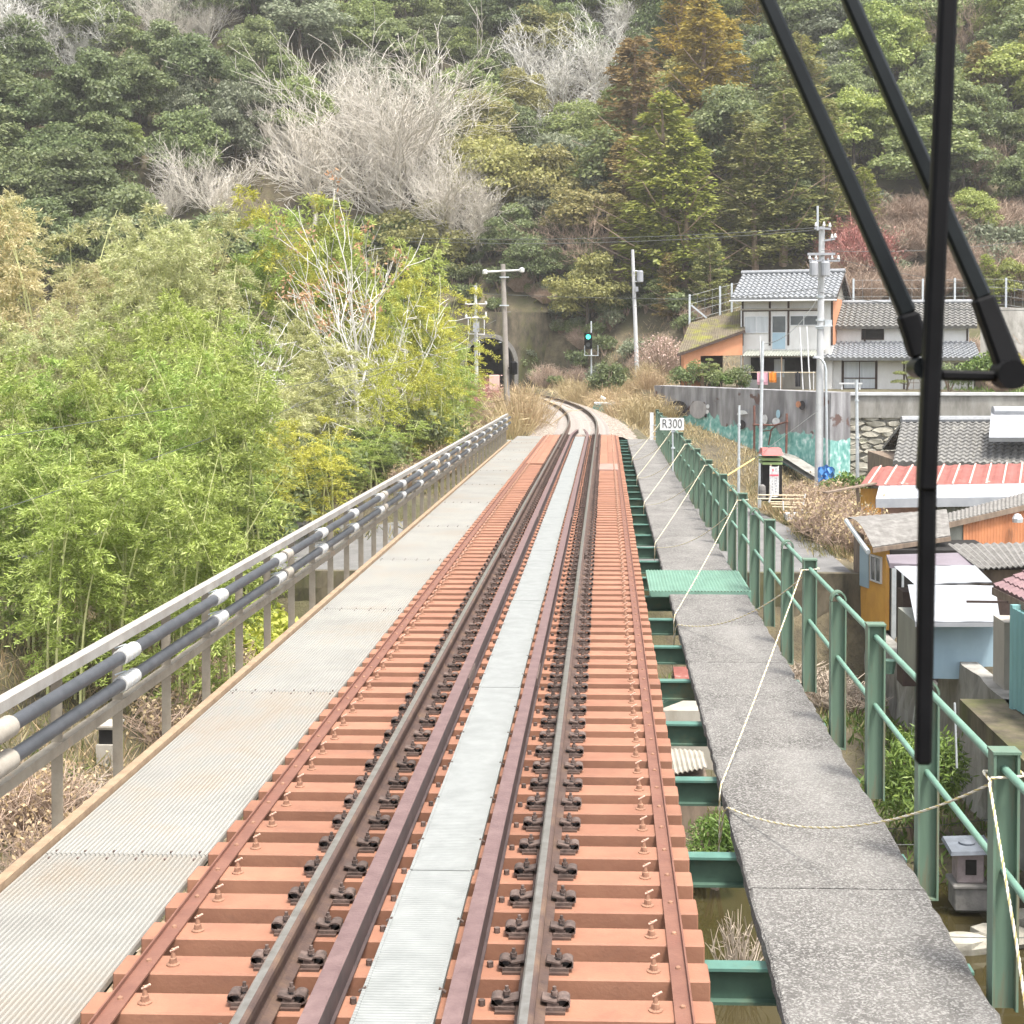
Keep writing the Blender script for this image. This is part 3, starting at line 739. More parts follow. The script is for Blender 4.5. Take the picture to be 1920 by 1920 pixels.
class Fr:
    def __init__(s, o, deg): s.o = Vector(o); a = R(deg); s.u = Vector((math.cos(a), math.sin(a), 0)); s.v = Vector((-math.sin(a), math.cos(a), 0))
    def p(s, u, v, z): return s.o+s.u*u+s.v*v+Vector((0, 0, z))
    def box(s, m, u0, u1, v0, v1, z0, z1, mi=0):
        return m.hexa([s.p(u0,v0,z0), s.p(u1,v0,z0), s.p(u1,v1,z0), s.p(u0,v1,z0), s.p(u0,v0,z1), s.p(u1,v0,z1), s.p(u1,v1,z1), s.p(u0,v1,z1)], mi)
def corr(m, A, B, Cc, D, pitch, amp, th=.02, square=False, mi=0):
    """corrugated sheet; A-B front edge, D-C back edge, ribs run A to D"""
    A, B, Cc, D = map(Vector, (A, B, Cc, D)); L = (B-A).length; n = max(2, int(L/pitch)); nn = n*4
    up = (B-A).cross(D-A).normalized()
    if up.z < 0: up = -up
    P = []
    for i in range(nn+1):
        t = i/nn; h = amp*(math.sin(2*math.pi*i/4) if not square else (1 if i % 4 in (1, 2) else 0))
        a = A.lerp(B, t)+up*h; d = D.lerp(Cc, t)+up*h
        P.append([a-up*th, a, d, d-up*th])
    m.grid(P, mi)
    for j in (0, 2): m.add([p[j] for p in P]+[p[j+1] for p in P], [(i, i+1, nn+2+i, nn+1+i) for i in range(nn)], mi)
def tiles(m, A, B, Cc, D, nc, nr, amp=.08, step=.07, mi=0, th=.12):
    """pan tile slope: A-B eave, D-C ridge"""
    A, B, Cc, D = map(Vector, (A, B, Cc, D)); up = (B-A).cross(D-A).normalized()
    if up.z < 0: up = -up
    P = []
    for i in range(nc*4+1):
        t = i/(nc*4); ph = (i % 4); h = (0, amp, amp*.9, -.2*amp)[ph]; col = []
        a = A.lerp(B, t); d = D.lerp(Cc, t); col.append(a-up*th)
        for r in range(nr):
            col.append(a.lerp(d, r/nr)+up*(h+step)); col.append(a.lerp(d, (r+.97)/nr)+up*(h))
        col.append(d-up*th)
        P.append(col)
    m.grid(P, mi)
    for e in (0, -1): m.add(P[e], [tuple(range(len(P[e])))], mi)
def window(par, fr, u0, u1, v, z0, z1, panes=2, fm='alum', name='window', pane='glass', depth=.06, bars=0):
    m = MB(); t = .045
    fr.box(m, u0, u1, v-depth, v, z0, z0+t); fr.box(m, u0, u1, v-depth, v, z1-t, z1)
    for i in range(panes+1):
        x = u0+(u1-u0)*i/panes; x = min(max(x, u0+t/2), u1-t/2); fr.box(m, x-t/2, x+t/2, v-depth+.004, v, z0+t, z1-t)
    for i in range(bars):
        z = z0+(z1-z0)*(i+1)/(bars+1); fr.box(m, u0+t, u1-t, v-depth+.01, v, z-.015, z+.015)
    w_ = m.build(name, M[fm], par)
    for i in range(panes):
        a = u0+(u1-u0)*i/panes+t/2; b = u0+(u1-u0)*(i+1)/panes-t/2
        m = MB(); fr.box(m, a, b, v-depth*.5, v-depth*.3, z0+t, z1-t); m.build('pane', M[pane], w_)
    return w_
# ---- white two storey house on the terrace
F = Fr(at(1392, 729, 87), -18); h0 = thing('white_house', 'white two storey house with grey tiled gable roof above the painted wall', 'house', F.o, 0)
W_, D_ = 5.25, 4.6
m = MB(); F.box(m, 0, W_, 0, D_, 0, 5.45); m.build('wall', M['plaster'], h0)
m = MB(); F.box(m, W_+.002, W_+.03, .05, D_-.05, 2.6, 5.3); m.build('gable_wall', M['orange_wall'], h0)
m = MB()
gp = [F.p(W_+.02, 0, 5.3), F.p(W_+.02, D_, 5.3), F.p(W_+.02, D_/2, 6.7), F.p(W_-.1, 0, 5.3), F.p(W_-.1, D_, 5.3), F.p(W_-.1, D_/2, 6.7)]
m.add(gp, [(0,1,2),(5,4,3),(0,2,5,3),(1,4,5,2),(0,3,4,1)]); m.build('gable', M['plaster_old'], h0)
m = MB()
for u in (.0, 1.62, 2.72, 4.55, W_-.0): F.box(m, u-.06, u+.06, -.035, .0, 2.55, 5.4)
F.box(m, 0, 4.55, -.03, 0, 4.55, 4.62); m.build('timber_post', M['timber'], h0)
m = MB(); F.box(m, -.1, 4.6, -.16, -.0, 4.62, 4.72); m.build('beam', M['plaster_old'], h0)
window(h0, F, .12, 1.55, 0, 3.28, 4.28, 2, pane='curtain')
w_ = window(h0, F, 1.74, 2.6, 0, 2.3, 4.3, 1, name='door', bars=1)
m = MB(); F.box(m, 1.79, 2.55, -.055, -.04, 2.35, 3.3); m.build('door_panel', M['bluetin'], w_)
window(h0, F, 2.8, 4.45, 0, 3.7, 4.3, 2)
rf = None; m = MB()
tiles(m, F.p(-.55,-.75,5.28), F.p(W_+.35,-.75,5.28), F.p(W_+.35,D_/2,6.85), F.p(-.55,D_/2,6.85), 20, 9)
tiles(m, F.p(W_+.35,D_+.75,5.28), F.p(-.55,D_+.75,5.28), F.p(-.55,D_/2,6.85), F.p(W_+.35,D_/2,6.85), 26, 12)
rf = m.build('roof', M['kawara'], h0)
m = MB(); m.tube([F.p(-.6, D_/2, 6.98), F.p(W_+.4, D_/2, 6.98)], .13, 8); m.build('ridge', M['kawara'], rf)
m = MB()
for a, b in ((-.75, D_/2), (D_+.75, D_/2)): m.bar(F.p(W_+.33, a, 5.14), F.p(W_+.33, b, 6.7), .05, .18)
m.build('bargeboard', M['timber'], rf)
m = MB(); m.tube([F.p(-.6,-.84,5.16), F.p(W_+.4,-.84,5.13)], .055, 6); m.tube([F.p(-.35,-.8,5.12), F.p(-.06,-.1,4.9), F.p(-.06,-.1,0)], .04, 6); m.build('gutter', M['alum'], rf)
# lean-to over the ground floor, laundry poles
m = MB(); corr(m, F.p(.3,-1.5,1.95), F.p(4.9,-1.5,1.95), F.p(4.9,-.02,2.3), F.p(.3,-.02,2.3), .16, .03); m.build('lean_to_roof', M['greytin'], h0)
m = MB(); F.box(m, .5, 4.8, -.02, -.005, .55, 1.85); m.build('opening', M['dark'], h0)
m = MB(); F.box(m, .95, 4.7, -.06, -.022, .0, 1.05); m.build('lower_wall', M['plaster_old'], h0)
m = MB()
for u in (.35, 2.6, 4.85): m.bar(F.p(u, -1.42, 0), F.p(u, -1.42, 1.95), .08, .08)
m.build('porch_post', M['timber_grey'], h0)
m = MB(); F.box(m, 1.9, 2.5, -.07, -.025, .7, 1.75); m.build('porch_window', M['curtain'], h0)
m = MB()
for u, l in ((3.65, 3.6), (4.05, 3.65)): m.tube([F.p(u+.25, -1.7, 0), F.p(u, -1.45, l)], .04, 6)
m.tube([F.p(1.5,-1.6,0), F.p(1.35,-1.5,3.1)], .04, 6); tag(m.build('clothes_pole', M['alum']), 'tall pale poles leaning in front of the white house', 'poles')
lr = thing('clothes_rack', 'laundry rail hung across the porch of the white house', 'clothes rack', F.p(2.5, -1.7, 0))
m = MB(); m.tube([F.p(.6,-1.7,1.0), F.p(4.6,-1.7,.98)], .025, 6); m.build('rail', M['bamboo_dry'], lr)
m = MB()
for u in (.7, 2.6, 4.5): m.tube([F.p(u,-1.7,0), F.p(u,-1.7,1.05)], .025, 6)
m.build('stand', M['alum'], lr)
for (u, w2, h2, mm, lab) in ((1.25,.62,.75,'cloth_pink','pink towel drying on the rail of the white house'),(1.95,.42,.62,'cloth_orange','orange cloth drying beside the pink towel'),(3.45,.3,.85,'cloth_dark','dark trousers drying on the rail of the white house')):
    m = MB(); P = [[F.p(u+w2*i/6, -1.7+.02*math.sin(i*1.7)+(.03 if j else 0), 1.03-h2*j/4) for j in range(5)] for i in range(7)]
    m.grid(P); m.grid([[F.p(u+w2*i/6, -1.72+.02*math.sin(i*1.7)-(.01 if j else 0), 1.03-h2*.8*j/4) for j in range(5)] for i in range(7)])
    tag(m.build('laundry', M[mm]), lab, 'laundry')
# ---- tiled annex
F = Fr(at(1553, 733, 86), -8); hb = thing('tiled_house', 'long white house with two tiers of grey tile roof beside the white house', 'house', F.o)
m = MB(); F.box(m, 0, 8.2, .0, 4.5, 0, 1.9); F.box(m, .1, 8.0, .9, 4.6, 1.9, 4.0); m.build('wall', M['plaster'], hb)
m = MB()
for u in (.15, 2.1, 4.4, 6.3, 7.9): F.box(m, u-.05, u+.05, .87, .9, 2.9, 3.9)
for u in (.05, .8, 2.75, 4.3, 6.2, 7.9): F.box(m, u-.05, u+.05, -.03, 0, 0, 1.9)
m.build('timber_post', M['timber'], hb)
m = MB(); tiles(m, F.p(-.3,.35,3.72), F.p(8.4,.35,3.72), F.p(8.6,2.9,5.15), F.p(.1,2.9,5.15), 26, 9)
tiles(m, F.p(8.4,5.3,3.72), F.p(-.3,5.3,3.72), F.p(.1,2.9,5.15), F.p(8.6,2.9,5.15), 30, 12)
rf = m.build('upper_roof', M['kawara_old'], hb)
m = MB(); m.tube([F.p(.0,2.9,5.26), F.p(8.7,2.9,5.26)], .13, 8); m.build('ridge', M['kawara'], rf)
m = MB(); m.bar(F.p(-.32,.3,3.74), F.p(.06,2.9,5.2), .16, .1); m.build('verge', M['plaster'], rf)
m = MB(); tiles(m, F.p(-.5,-1.0,1.88), F.p(8.5,-1.0,1.88), F.p(8.3,.92,2.85), F.p(-.2,.92,2.85), 30, 7); m.build('lower_roof', M['kawara'], hb)
window(hb, F, 1.9, 3.2, .9, 2.98, 3.65, 1, fm='timber', pane='dark')
w_ = window(hb, F, .85, 2.7, 0, .12, 1.75, 2, fm='timber', name='sliding_door', pane='curtain')
m = MB(); F.box(m, .9, 2.65, -.07, -.05, .72, .78); m.build('rail', M['timber'], w_)
window(hb, F, 7.1, 7.8, 0, .7, 1.6, 2, fm='timber', pane='curtain')
m = MB(); corr(m, F.p(8.3,-.6,1.75), F.p(10.2,-.6,1.6), F.p(10.2,1.6,2.0), F.p(8.3,1.6,2.1), .16, .03); F.box(m, 8.3, 9.6, .1, 1.5, 0, 1.8, 1); m.bar(F.p(10.0,-.4,0), F.p(10.0,-.4,1.65), .08, .08, 1)
tag(m.build('wood_shed', [M['greytin'], M['timber_grey']]), 'small brown board shed with a tin lean-to at the right end of the tiled house', 'shed')
m = MB(); F.box(m, .6, 1.9, -1.6, -1.2, .42, .5); F.box(m, .7, .8, -1.55, -1.25, 0, .42); F.box(m, 1.7, 1.8, -1.55, -1.25, 0, .42)
tag(m.build('garden_bench', M['alum']), 'pale bench standing before the sliding door of the tiled house', 'bench')
m = MB()
for dx in (-.5, -.15, .5): m.bar(F.p(4.9+dx, -.9, 0), F.p(4.85, -.6, 1.3), .03, .03)
m.bar(F.p(4.6,-.8,.5), F.p(5.1,-.8,.5), .03, .03); tag(m.build('stepladder', M['timber_grey']), 'thin tripod stepladder leaning by the white wall panels', 'ladder')
# ---- orange barn with mossy roof
a = at(1282, 715, 84); b = at(1392, 715, 86.5)
F = Fr(a, math.degrees(math.atan2(b.y-a.y, b.x-a.x))); Lw = (b-a).length
ob = thing('orange_barn', 'orange rendered barn with a mossy sloping roof left of the white house', 'barn', F.o)
m = MB(); w0 = at(1282,660,84).z-F.o.z-.12; w1 = at(1392,622,86.5).z-F.o.z-.12
m.hexa([F.p(0,0,-.4), F.p(Lw*.28,0,-.4), F.p(Lw*.28,.25,-.4), F.p(0,.25,-.4), F.p(0,0,w0), F.p(Lw*.28,0,w0+.28*(w1-w0)), F.p(Lw*.28,.25,w0+.28*(w1-w0)), F.p(0,.25,w0)])
m.hexa([F.p(Lw*.28,0,1.45), F.p(Lw,0,1.5), F.p(Lw,.2,1.5), F.p(Lw*.28,.2,1.45), F.p(Lw*.28,0,w0+.28*(w1-w0)), F.p(Lw,0,w1), F.p(Lw,.2,w1), F.p(Lw*.28,.2,w0+.28*(w1-w0))])
m.build('wall', M['orange_wall'], ob)
m = MB(); F.box(m, Lw*.28, Lw, 1.8, 1.9, -.4, 1.6); m.build('back_wall', M['timber'], ob)
m = MB(); P0, P1 = at(1270,663,83.4), at(1397,618,86.3); P2, P3 = at(1397,579,90.5), at(1293,605,88.5)
corr(m, P0, P1, P2, P3, .2, .02, th=.08); rf = m.build('roof', M['mossroof'], ob)
m = MB(); m.bar(P0-Vector((0,0,.1)), P1-Vector((0,0,.1)), .06, .14); m.build('fascia', M['timber'], rf)
# ---- painted retaining wall, stone wall
mw = bpy.data.materials.new('painted_wall'); mw.use_nodes = True; nt = mw.node_tree; N = nt.nodes; L = nt.links; bs = N['Principled BSDF']; bs.inputs['Roughness'].default_value = .9
tc = N.new('ShaderNodeTexCoord')
def _n(s, st=1, d=6):
    mp = N.new('ShaderNodeMapping'); mp.inputs['Scale'].default_value = (1, 1, st); L.new(tc.outputs['Object'], mp.inputs[0])
    n = N.new('ShaderNodeTexNoise'); n.inputs['Scale'].default_value = s; n.inputs['Detail'].default_value = d; L.new(mp.outputs[0], n.inputs['Vector']); return n.outputs['Fac']
def _ramp(x, *st):
    r = N.new('ShaderNodeValToRGB'); e = r.color_ramp.elements
    while len(e) < len(st): e.new(.5)
    for k, (p, c) in zip(e, st): k.position = p; k.color = (*c, 1)
    L.new(x, r.inputs[0]); return r.outputs[0]
def _mix(f, a, b):
    x = N.new('ShaderNodeMix'); x.data_type = 'RGBA'; L.new(f, x.inputs[0]); L.new(a, x.inputs[6]); L.new(b, x.inputs[7]); return x.outputs[2]
base = _ramp(_n(2.2, .18), (.3, (.11,.105,.11)), (.52, (.235,.23,.235)), (.75, (.42,.42,.43)))
brown = _ramp(_n(.75), (.61, (.0,.0,.0)), (.63, (1,1,1)))
bc = N.new('ShaderNodeRGB'); bc.outputs[0].default_value = (.12,.075,.065,1)
base = _mix(brown, base, bc.outputs[0])
teal = _ramp(_n(5, .7), (.35, (.10,.30,.27)), (.55, (.23,.46,.42)), (.7, (.55,.68,.66)))
sx = N.new('ShaderNodeSeparateXYZ'); L.new(tc.outputs['Object'], sx.inputs[0])
ad = N.new('ShaderNodeMath'); ad.operation = 'MULTIPLY_ADD'; L.new(_n(.9, 1, 3), ad.inputs[0]); ad.inputs[1].default_value = -2.2; L.new(sx.outputs['Z'], ad.inputs[2])
a2 = N.new('ShaderNodeMath'); a2.operation = 'MULTIPLY_ADD'; L.new(sx.outputs['X'], a2.inputs[0]); a2.inputs[1].default_value = .13; L.new(ad.outputs[0], a2.inputs[2])
tm_ = N.new('ShaderNodeMapRange'); tm_.inputs[1].default_value = 2.0; tm_.inputs[2].default_value = 1.94; L.new(a2.outputs[0], tm_.inputs[0])
L.new(_mix(tm_.outputs[0], base, teal), bs.inputs['Base Color'])
WA, WB = Vector((3.55, 80.35, 0)), Vector((11.55, 69.75, 0))
wl_top = lambda x, y: 1.30-.016*(x-3.5)
wall_o = wall_mesh('painted_wall', [WA[:2], WB[:2]], lambda x, y: -1.2-(x-3.5)*.30, wl_top, 1.3, mw, 'tall concrete retaining wall with a worn teal and black mural', jitter=.012)
wd = (WB-WA).normalized(); wn_ = Vector((wd.y, -wd.x, 0))
if wn_.y > 0: wn_ = -wn_
def onwall(px, py, off=.15):
    d = _Rm @ Vector(((px-CXP)/FPX, (CYP-py)/FPX, -1)); t = (WA-CAM).dot(wn_)/d.dot(wn_); return CAM+d*t+wn_*off
# painted patches of the mural, as thin coats of paint on the wall
def patch(pts, material, label):
    c = onwall(sum(p[0] for p in pts)/len(pts), sum(p[1] for p in pts)/len(pts)); n = len(pts)
    q = [onwall(*p) for p in pts]; q2 = [onwall(*p, off=.145) for p in pts]
    m = MB(); m.add(q+q2, [tuple(range(n))]+[(i, (i+1) % n, n+(i+1) % n, n+i) for i in range(n)])
    return m.build('painted_patch', material, wall_o)
def ell(cx, cy, rx, ry, n=14, a0=0, a1=360): return [(cx+rx*math.cos(R(a0+(a1-a0)*i/n)), cy+ry*math.sin(R(a0+(a1-a0)*i/n))) for i in range(n)]
M['paint_w'] = mat('mural_white', (.72,.73,.74), (.5,.52,.53), 5, .9); M['paint_b'] = mat('mural_black', (.05,.045,.05), (.03,.028,.03), 4, .9); M['paint_l'] = mat('mural_blue', (.4,.58,.68), (.3,.48,.56), 5, .9); M['paint_o'] = mat('mural_orange', (.62,.3,.17), (.42,.18,.1), 6, .9)
M['paint_g'] = mat('mural_pale_grey', (.42,.40,.40), (.27,.26,.26), 3, .9, streak=.3)
patch(ell(1313, 768, 16, 17), M['paint_g'], ''); patch(ell(1275, 766, 18, 15), M['paint_b'], '')
patch(ell(1273.5, 765, 5.2, 4.5), M['paint_w'], ''); patch(ell(1331, 762, 3, 4), M['paint_w'], ''); patch(ell(1330, 772, 3, 4), M['paint_w'], ''); patch(ell(1327, 779, 2.5, 4), M['paint_b'], '')
patch(ell(1396, 778, 10, 9, a0=180, a1=360), M['paint_w'], ''); patch(ell(1394, 796, 8, 9), M['paint_b'], '')
patch(ell(1438, 786, 5, 9), M['paint_w'], ''); patch(ell(1459, 790, 7, 7), M['paint_w'], ''); patch(ell(1463, 776, 4, 8), M['paint_l'], '')
patch(ell(1501, 758, 5, 6), M['paint_o'], ''); patch(ell(1508, 760, 6, 9), M['paint_b'], '')
# ledge along the foot of the mural
m = MB(); m.bar(onwall(1283, 802, .35), onwall(1410, 842, .45), .35, .14); tag(m.build('kerb_beam', M['concrete']), 'narrow concrete ledge running along the foot of the mural', 'ledge')
# rusty gate frame in front of the mural
g0 = thing('rusty_frame', 'rusty goal shaped pipe frame standing against the painted wall', 'frame', onwall(1455, 850, .4))
m = MB(); m.tube([onwall(1424,845,.35), onwall(1424,760,.35)], .06, 6); m.tube([onwall(1484,850,.35), onwall(1485,775,.35)], .06, 6); m.build('upright', mat('rusty_iron', (.21,.10,.075), (.12,.06,.05), 6, .9), g0)
m = MB(); m.tube([onwall(1422,796,.36), onwall(1463,797,.36), onwall(1487,790,.36)], .05, 6); m.tube([onwall(1451,834,.36), onwall(1456,805,.36), onwall(1464,799,.36)], .04, 6); m.tube([onwall(1441,808,.36), onwall(1459,806,.36)], .03, 6); m.build('crossbar', bpy.data.materials['rusty_iron'], g0)
# footpath along the wall foot
m = MB(); rows = []
for (px, py, D) in ((1455,838,74),(1468,850,72),(1490,862,70.5),(1515,878,69.2),(1540,893,67.5),(1556,908,66)):
    q = at(px, py, D); n = Vector((.75,.65,0)); rows.append([(q.x-n.x*.45, q.y-n.y*.45, q.z), (q.x+n.x*.45, q.y+n.y*.45, q.z+.02)])
m.grid(rows); m.grid([[(x,y,z-.25) for x,y,z in r] for r in rows])
tag(m.build('path', M['concrete']), kind='structure')
# stone wall with concrete band
def stone_wall(label, x0, x1, yf, z0, z1, n, seed):
    rg = random.Random(seed); t = thing('stone_wall', label, 'wall', ((x0+x1)/2, yf, z0))
    m = MB(); m.box(x0, x1, yf+.15, yf+.5, z0, z1); m.build('backing', M['concrete'], t)
    m = MB()
    hgt = .27; z = z0
    while z < z1-.1:
        x = x0-rg.random()*.4; h = hgt*rg.uniform(.75, 1.2)
        while x < x1:
            l = rg.uniform(.4, 1.05); cx, cz = x+l/2, z+h/2+rg.uniform(-.05, .05); k = rg.randint(5, 7); a0 = rg.random()*6
            pf = []; pb = []
            for i in range(k):
                a = a0+6.283*i/k; ra = rg.uniform(.85, 1.1)
                px, pz = cx+l*.60*ra*math.cos(a), cz+h*.64*ra*math.sin(a)
                pf.append((cx+(px-cx)*.8, yf+rg.uniform(-.05, .03), cz+(pz-cz)*.8)); pb.append((px, yf+.17, pz))
            b0 = m.add(pf+pb, [tuple(range(k))]+[(i, (i+1) % k, k+(i+1) % k, k+i) for i in range(k)])
            x += l*1.02
        z += h
    m.build('stones', M['stone'], t); return t
sw = stone_wall('rubble stone wall of pale rocks right of the tall grey pole', 11.7, 22.3, 71.3, -3.4, -.08, 0, 4)
m = MB(); m.box(11.6, 22.5, 71.2, 71.7, -.08, 1.0); m.build('concrete_band', M['concrete'], sw)
m = MB(); m.box(11.5, 22.5, 71.1, 71.75, 1.0, 1.14); m.build('coping', M['concrete_pole'], sw)
# ---- low village by the river
def quad_wall(m, a, b, z0, z1, th=.12, mi=0):
    a, b = Vector(a), Vector(b); d = (b-a).normalized(); n = Vector((-d.y, d.x, 0))*th
    m.hexa([(a.x,a.y,z0),(b.x,b.y,z0),(b.x+n.x,b.y+n.y,z0),(a.x+n.x,a.y+n.y,z0),(a.x,a.y,z1),(b.x,b.y,z1),(b.x+n.x,b.y+n.y,z1),(a.x+n.x,a.y+n.y,z1)], mi)
# D: pan tile roof with a solar panel
e0, e1 = at(1674, 868, 57.5), at(2030, 874, 58.5); r0, r1 = at(1690, 792, 62), at(2040, 791, 63)
hd = thing('tiled_cottage', 'low cottage with a broad dark grey pan tile roof behind the red tin roof', 'house', (e0.x+3, 59, -3.6))
m = MB(); tiles(m, e0, e1, r1, r0, 26, 12, .06, .06); bk0, bk1 = r0+Vector((0,4.2,-1.3)), r1+Vector((0,4.2,-1.3)); tiles(m, bk1, bk0, r0, r1, 26, 12, .06, .06)
rf = m.build('roof', M['kawara_old'], hd)
m = MB(); m.tube([r0+Vector((0,0,.12)), r1+Vector((0,0,.12))], .15, 8); m.build('ridge', M['kawara'], rf)
m = MB(); m.box(e0.x+.5, e1.x-.3, e0.y+.6, bk0.y-.4, -3.9, e0.z-.05); m.build('wall', M['timber_grey'], hd)
q0, q1, q2, q3 = at(1853,832,58.2), at(2000,832,58.6), at(2000,783,61.2), at(1857,783,60.8)
up = Vector((0,-.35,.9))*.14
hs_ = thing('solar_heater', 'white framed solar water heater lying on the pan tile roof', 'solar heater', (q0+q1)/2)
m = MB(); m.hexa([q0+up*.6,q1+up*.6,q2+up*.6,q3+up*.6,q0+up*2,q1+up*2,q2+up*2,q3+up*2]); m.build('frame', M['whitetin'], hs_)
def lp(u, v): return q0.lerp(q1, u).lerp(q3.lerp(q2, u), v)
m = MB(); m.hexa([lp(.06,.45)+up*1.9,lp(.94,.45)+up*1.9,lp(.94,.75)+up*1.9,lp(.2,.75)+up*1.9,lp(.06,.45)+up*2.1,lp(.94,.45)+up*2.1,lp(.94,.75)+up*2.1,lp(.2,.75)+up*2.1]); m.build('collector', M['greytin'], hs_)
m = MB(); m.tube([lp(.02,.95)+up*2.6, lp(.98,.95)+up*2.6], .2, 10); m.build('tank', M['whitetin'], hs_)
# E: long shed with red tin roof
e0, e1 = at(1611, 912, 51), at(1990, 908, 52); r0, r1 = at(1637, 876, 54), at(1990, 868, 55)
he = thing('red_roof_shed', 'long ochre and pink walled shed under a rusty red ribbed tin roof', 'shed', ((e0.x+e1.x)/2, 53, -3.7))
m = MB(); corr(m, e0, e1, r1, r0, .42, .03, square=True); rf = m.build('roof', M['redtin'], he)
for i in range(12):
    t = (i+.5)/12; m = MB(); m.bar(e0.lerp(e1, t)+Vector((0,0,.045)), r0.lerp(r1, t)+Vector((0,0,.045)), .06, .05); m.build('batten', M['pink'], rf)
a0, a1, b0, b1 = at(1642, 935, 49.8), at(1990, 930, 50.6), at(1648, 911, 50.9), at(1990, 905, 51.6)
m = MB(); dn = Vector((0,0,-.07)); m.hexa([a0+dn,a1+dn,b1+dn,b0+dn,a0,a1,b1,b0]); m.bar(a0+Vector((0,0,-.16)), a1+Vector((0,0,-.16)), .06, .3); m.build('awning', M['whitetin'], he)
m = MB(); corr(m, (e0.x+.1, 51.3, -3.9), (e0.x+1.15, 51.35, -3.9), (e0.x+1.15, 51.35, e0.z-.1), (e0.x+.1, 51.3, e0.z-.1), .16, .015); m.build('ochre_wall', M['ochre'], he)
m = MB(); quad_wall(m, (e0.x+1.15, 51.6), (e1.x, 52.2), -3.9, e0.z-.1); m.build('back_wall', M['dark'], he)
m = MB(); corr(m, at(1652,970,50.9), at(1722,970,50.9), at(1722,943,50.9), at(1652,943,50.9), .3, .02, square=True); m.build('pink_panel', M['pink'], he)
m = MB(); corr(m, at(1757,975,50.5), at(1832,968,50.6), at(1832,937,50.6), at(1757,939,50.5), .2, .02); m.build('grey_panel', M['greytin'], he)
m = MB(); m.bar(at(1547,924,50), at(1640,906,51.2), .25, .05); m.bar(at(1606,906,51), at(1612,960,51), .1, .1); m.build('side_eave', M['timber_grey'], he)
# G: long roof with orange plank wall
e0, e1 = at(1755, 984, 44.5), at(2010, 925, 46.5); r0, r1 = at(1755, 968, 46.5), at(2010, 900, 49)
hg = thing('orange_plank_shed', 'shed with an orange ribbed wall under a long sloping grey sheet roof', 'shed', ((e0.x+e1.x)/2, 47, -4))
m = MB(); corr(m, e0, e1, r1, r0, .15, .018, th=.05); rf = m.build('roof', M['slate'], hg)
m = MB(); m.bar(e0+Vector((0,-.02,-.1)), e1+Vector((0,-.02,-.1)), .05, .16); m.build('fascia', M['timber_grey'], rf)
m = MB(); a = at(1806, 1024, 45); b = at(2000, 1024, 46.5); corr(m, a, b, (b.x,b.y,e1.z-.05), (a.x,a.y,e0.z+.12), .11, .012); m.build('plank_wall', M['orange_tin'], hg)
m = MB(); c = at(1772, 1024, 44.95); quad_wall(m, (c.x,c.y+.05), (a.x,a.y+.05), a.z-.6, e0.z+.1, .1); m.box(c.x, b.x, a.y+1.8, a.y+2.0, -4.2, e0.z); m.build('end_wall', M['greytin'], hg)
m = MB(); q = at(1908, 972, 45.4); m.lathe([(.16,-.12),(.17,0),(.1,.12),(.03,.15)], q, 10); m.build('lamp', M['galv'], hg)
# F: ochre walled hut with a sheet roof
e0, e1 = at(1636, 1026, 40.6), at(1782, 1004, 41.4); r0, r1 = at(1590, 970, 43.8), at(1775, 955, 44.4)
hf = thing('ochre_hut', 'ochre yellow hut with peeling wall and drooping grey sheet roof above the river', 'hut', ((e0.x+e1.x)/2, 42, -4.9))
m = MB(); 
P = []
for i in range(25):
    t = i/24; a = e0.lerp(e1, t); d = r0.lerp(r1, t); row = []
    for j in range(9):
        s = j/8; p = a.lerp(d, s); p.z += .22*math.sin(math.pi*s)*(1-t*.7)+.012*(i % 2); row.append(p)
    P.append([row[0]+Vector((0,.02,-.06))]+row+[row[-1]+Vector((0,0,-.06))])
m.grid(P); rf = m.build('roof', M['slate'], hf)
m = MB(); m.bar(e0+Vector((0,-.02,-.09)), e1+Vector((0,-.02,-.09)), .05, .12); m.build('fascia', M['timber_grey'], rf)
m = MB(); m.tube([r0+Vector((-.05,0,-.1)), e0+Vector((-.1,.1,-.15))], .07, 8); m.build('gutter', M['galv'], rf)
a = at(1613, 1150, 42.4); b = at(1660, 1178, 40.8); c = at(1673, 1180, 40.75)
m = MB(); quad_wall(m, (a.x,a.y), (b.x,b.y), -4.75, -2.55, .1); quad_wall(m, (b.x,b.y), (c.x,c.y), -4.75, -2.55, .1); quad_wall(m, (c.x,c.y), (c.x+.05,c.y+3), -4.75, -2.5, .1); m.build('wall', M['ochre'], hf)
dw = Vector((b.x-a.x, b.y-a.y, 0)).normalized(); Fw = Fr((a.x, a.y, -4.75), math.degrees(math.atan2(dw.y, dw.x)))
window(hf, Fw, .75, 1.45, -.005, 1.25, 2.0, 2)
m = MB(); Fw.box(m, .02, .6, -.04, -.002, 1.0, 2.15); m.build('wall_panel', M['bluetin'], hf)
m = MB(); l_ = at(1606, 1200, 43.3); quad_wall(m, (l_.x-.1, l_.y), (a.x, a.y), -5.4, -2.3, .1); m.build('side_wall', M['timber_grey'], hf)
m = MB(); quad_wall(m, (l_.x-.15, l_.y-.1), (c.x+.05, c.y-.08), -6.9, -4.75, .35); m.build('stone_base', M['concrete'], hf)
m = MB(); q = at(1675, 1200, 40.5); q2 = at(1680, 1055, 40.5); m.bar((q.x, q.y, -6.2), (q.x, q.y, q2.z), .12, .12); m.bar((q.x+.25, q.y+.02, -5.4), (q.x+.25, q.y+.02, q2.z), .06, .06); m.build('down_pipe', M['galv'], hf)
m = MB(); a2 = at(1667, 1055, 40.3); b2 = at(1735, 1055, 40.3); m.box(a2.x+.1, b2.x+2, 40.6, 43, -5.2, -2.5); m.build('inner_room', M['dark'], hf)
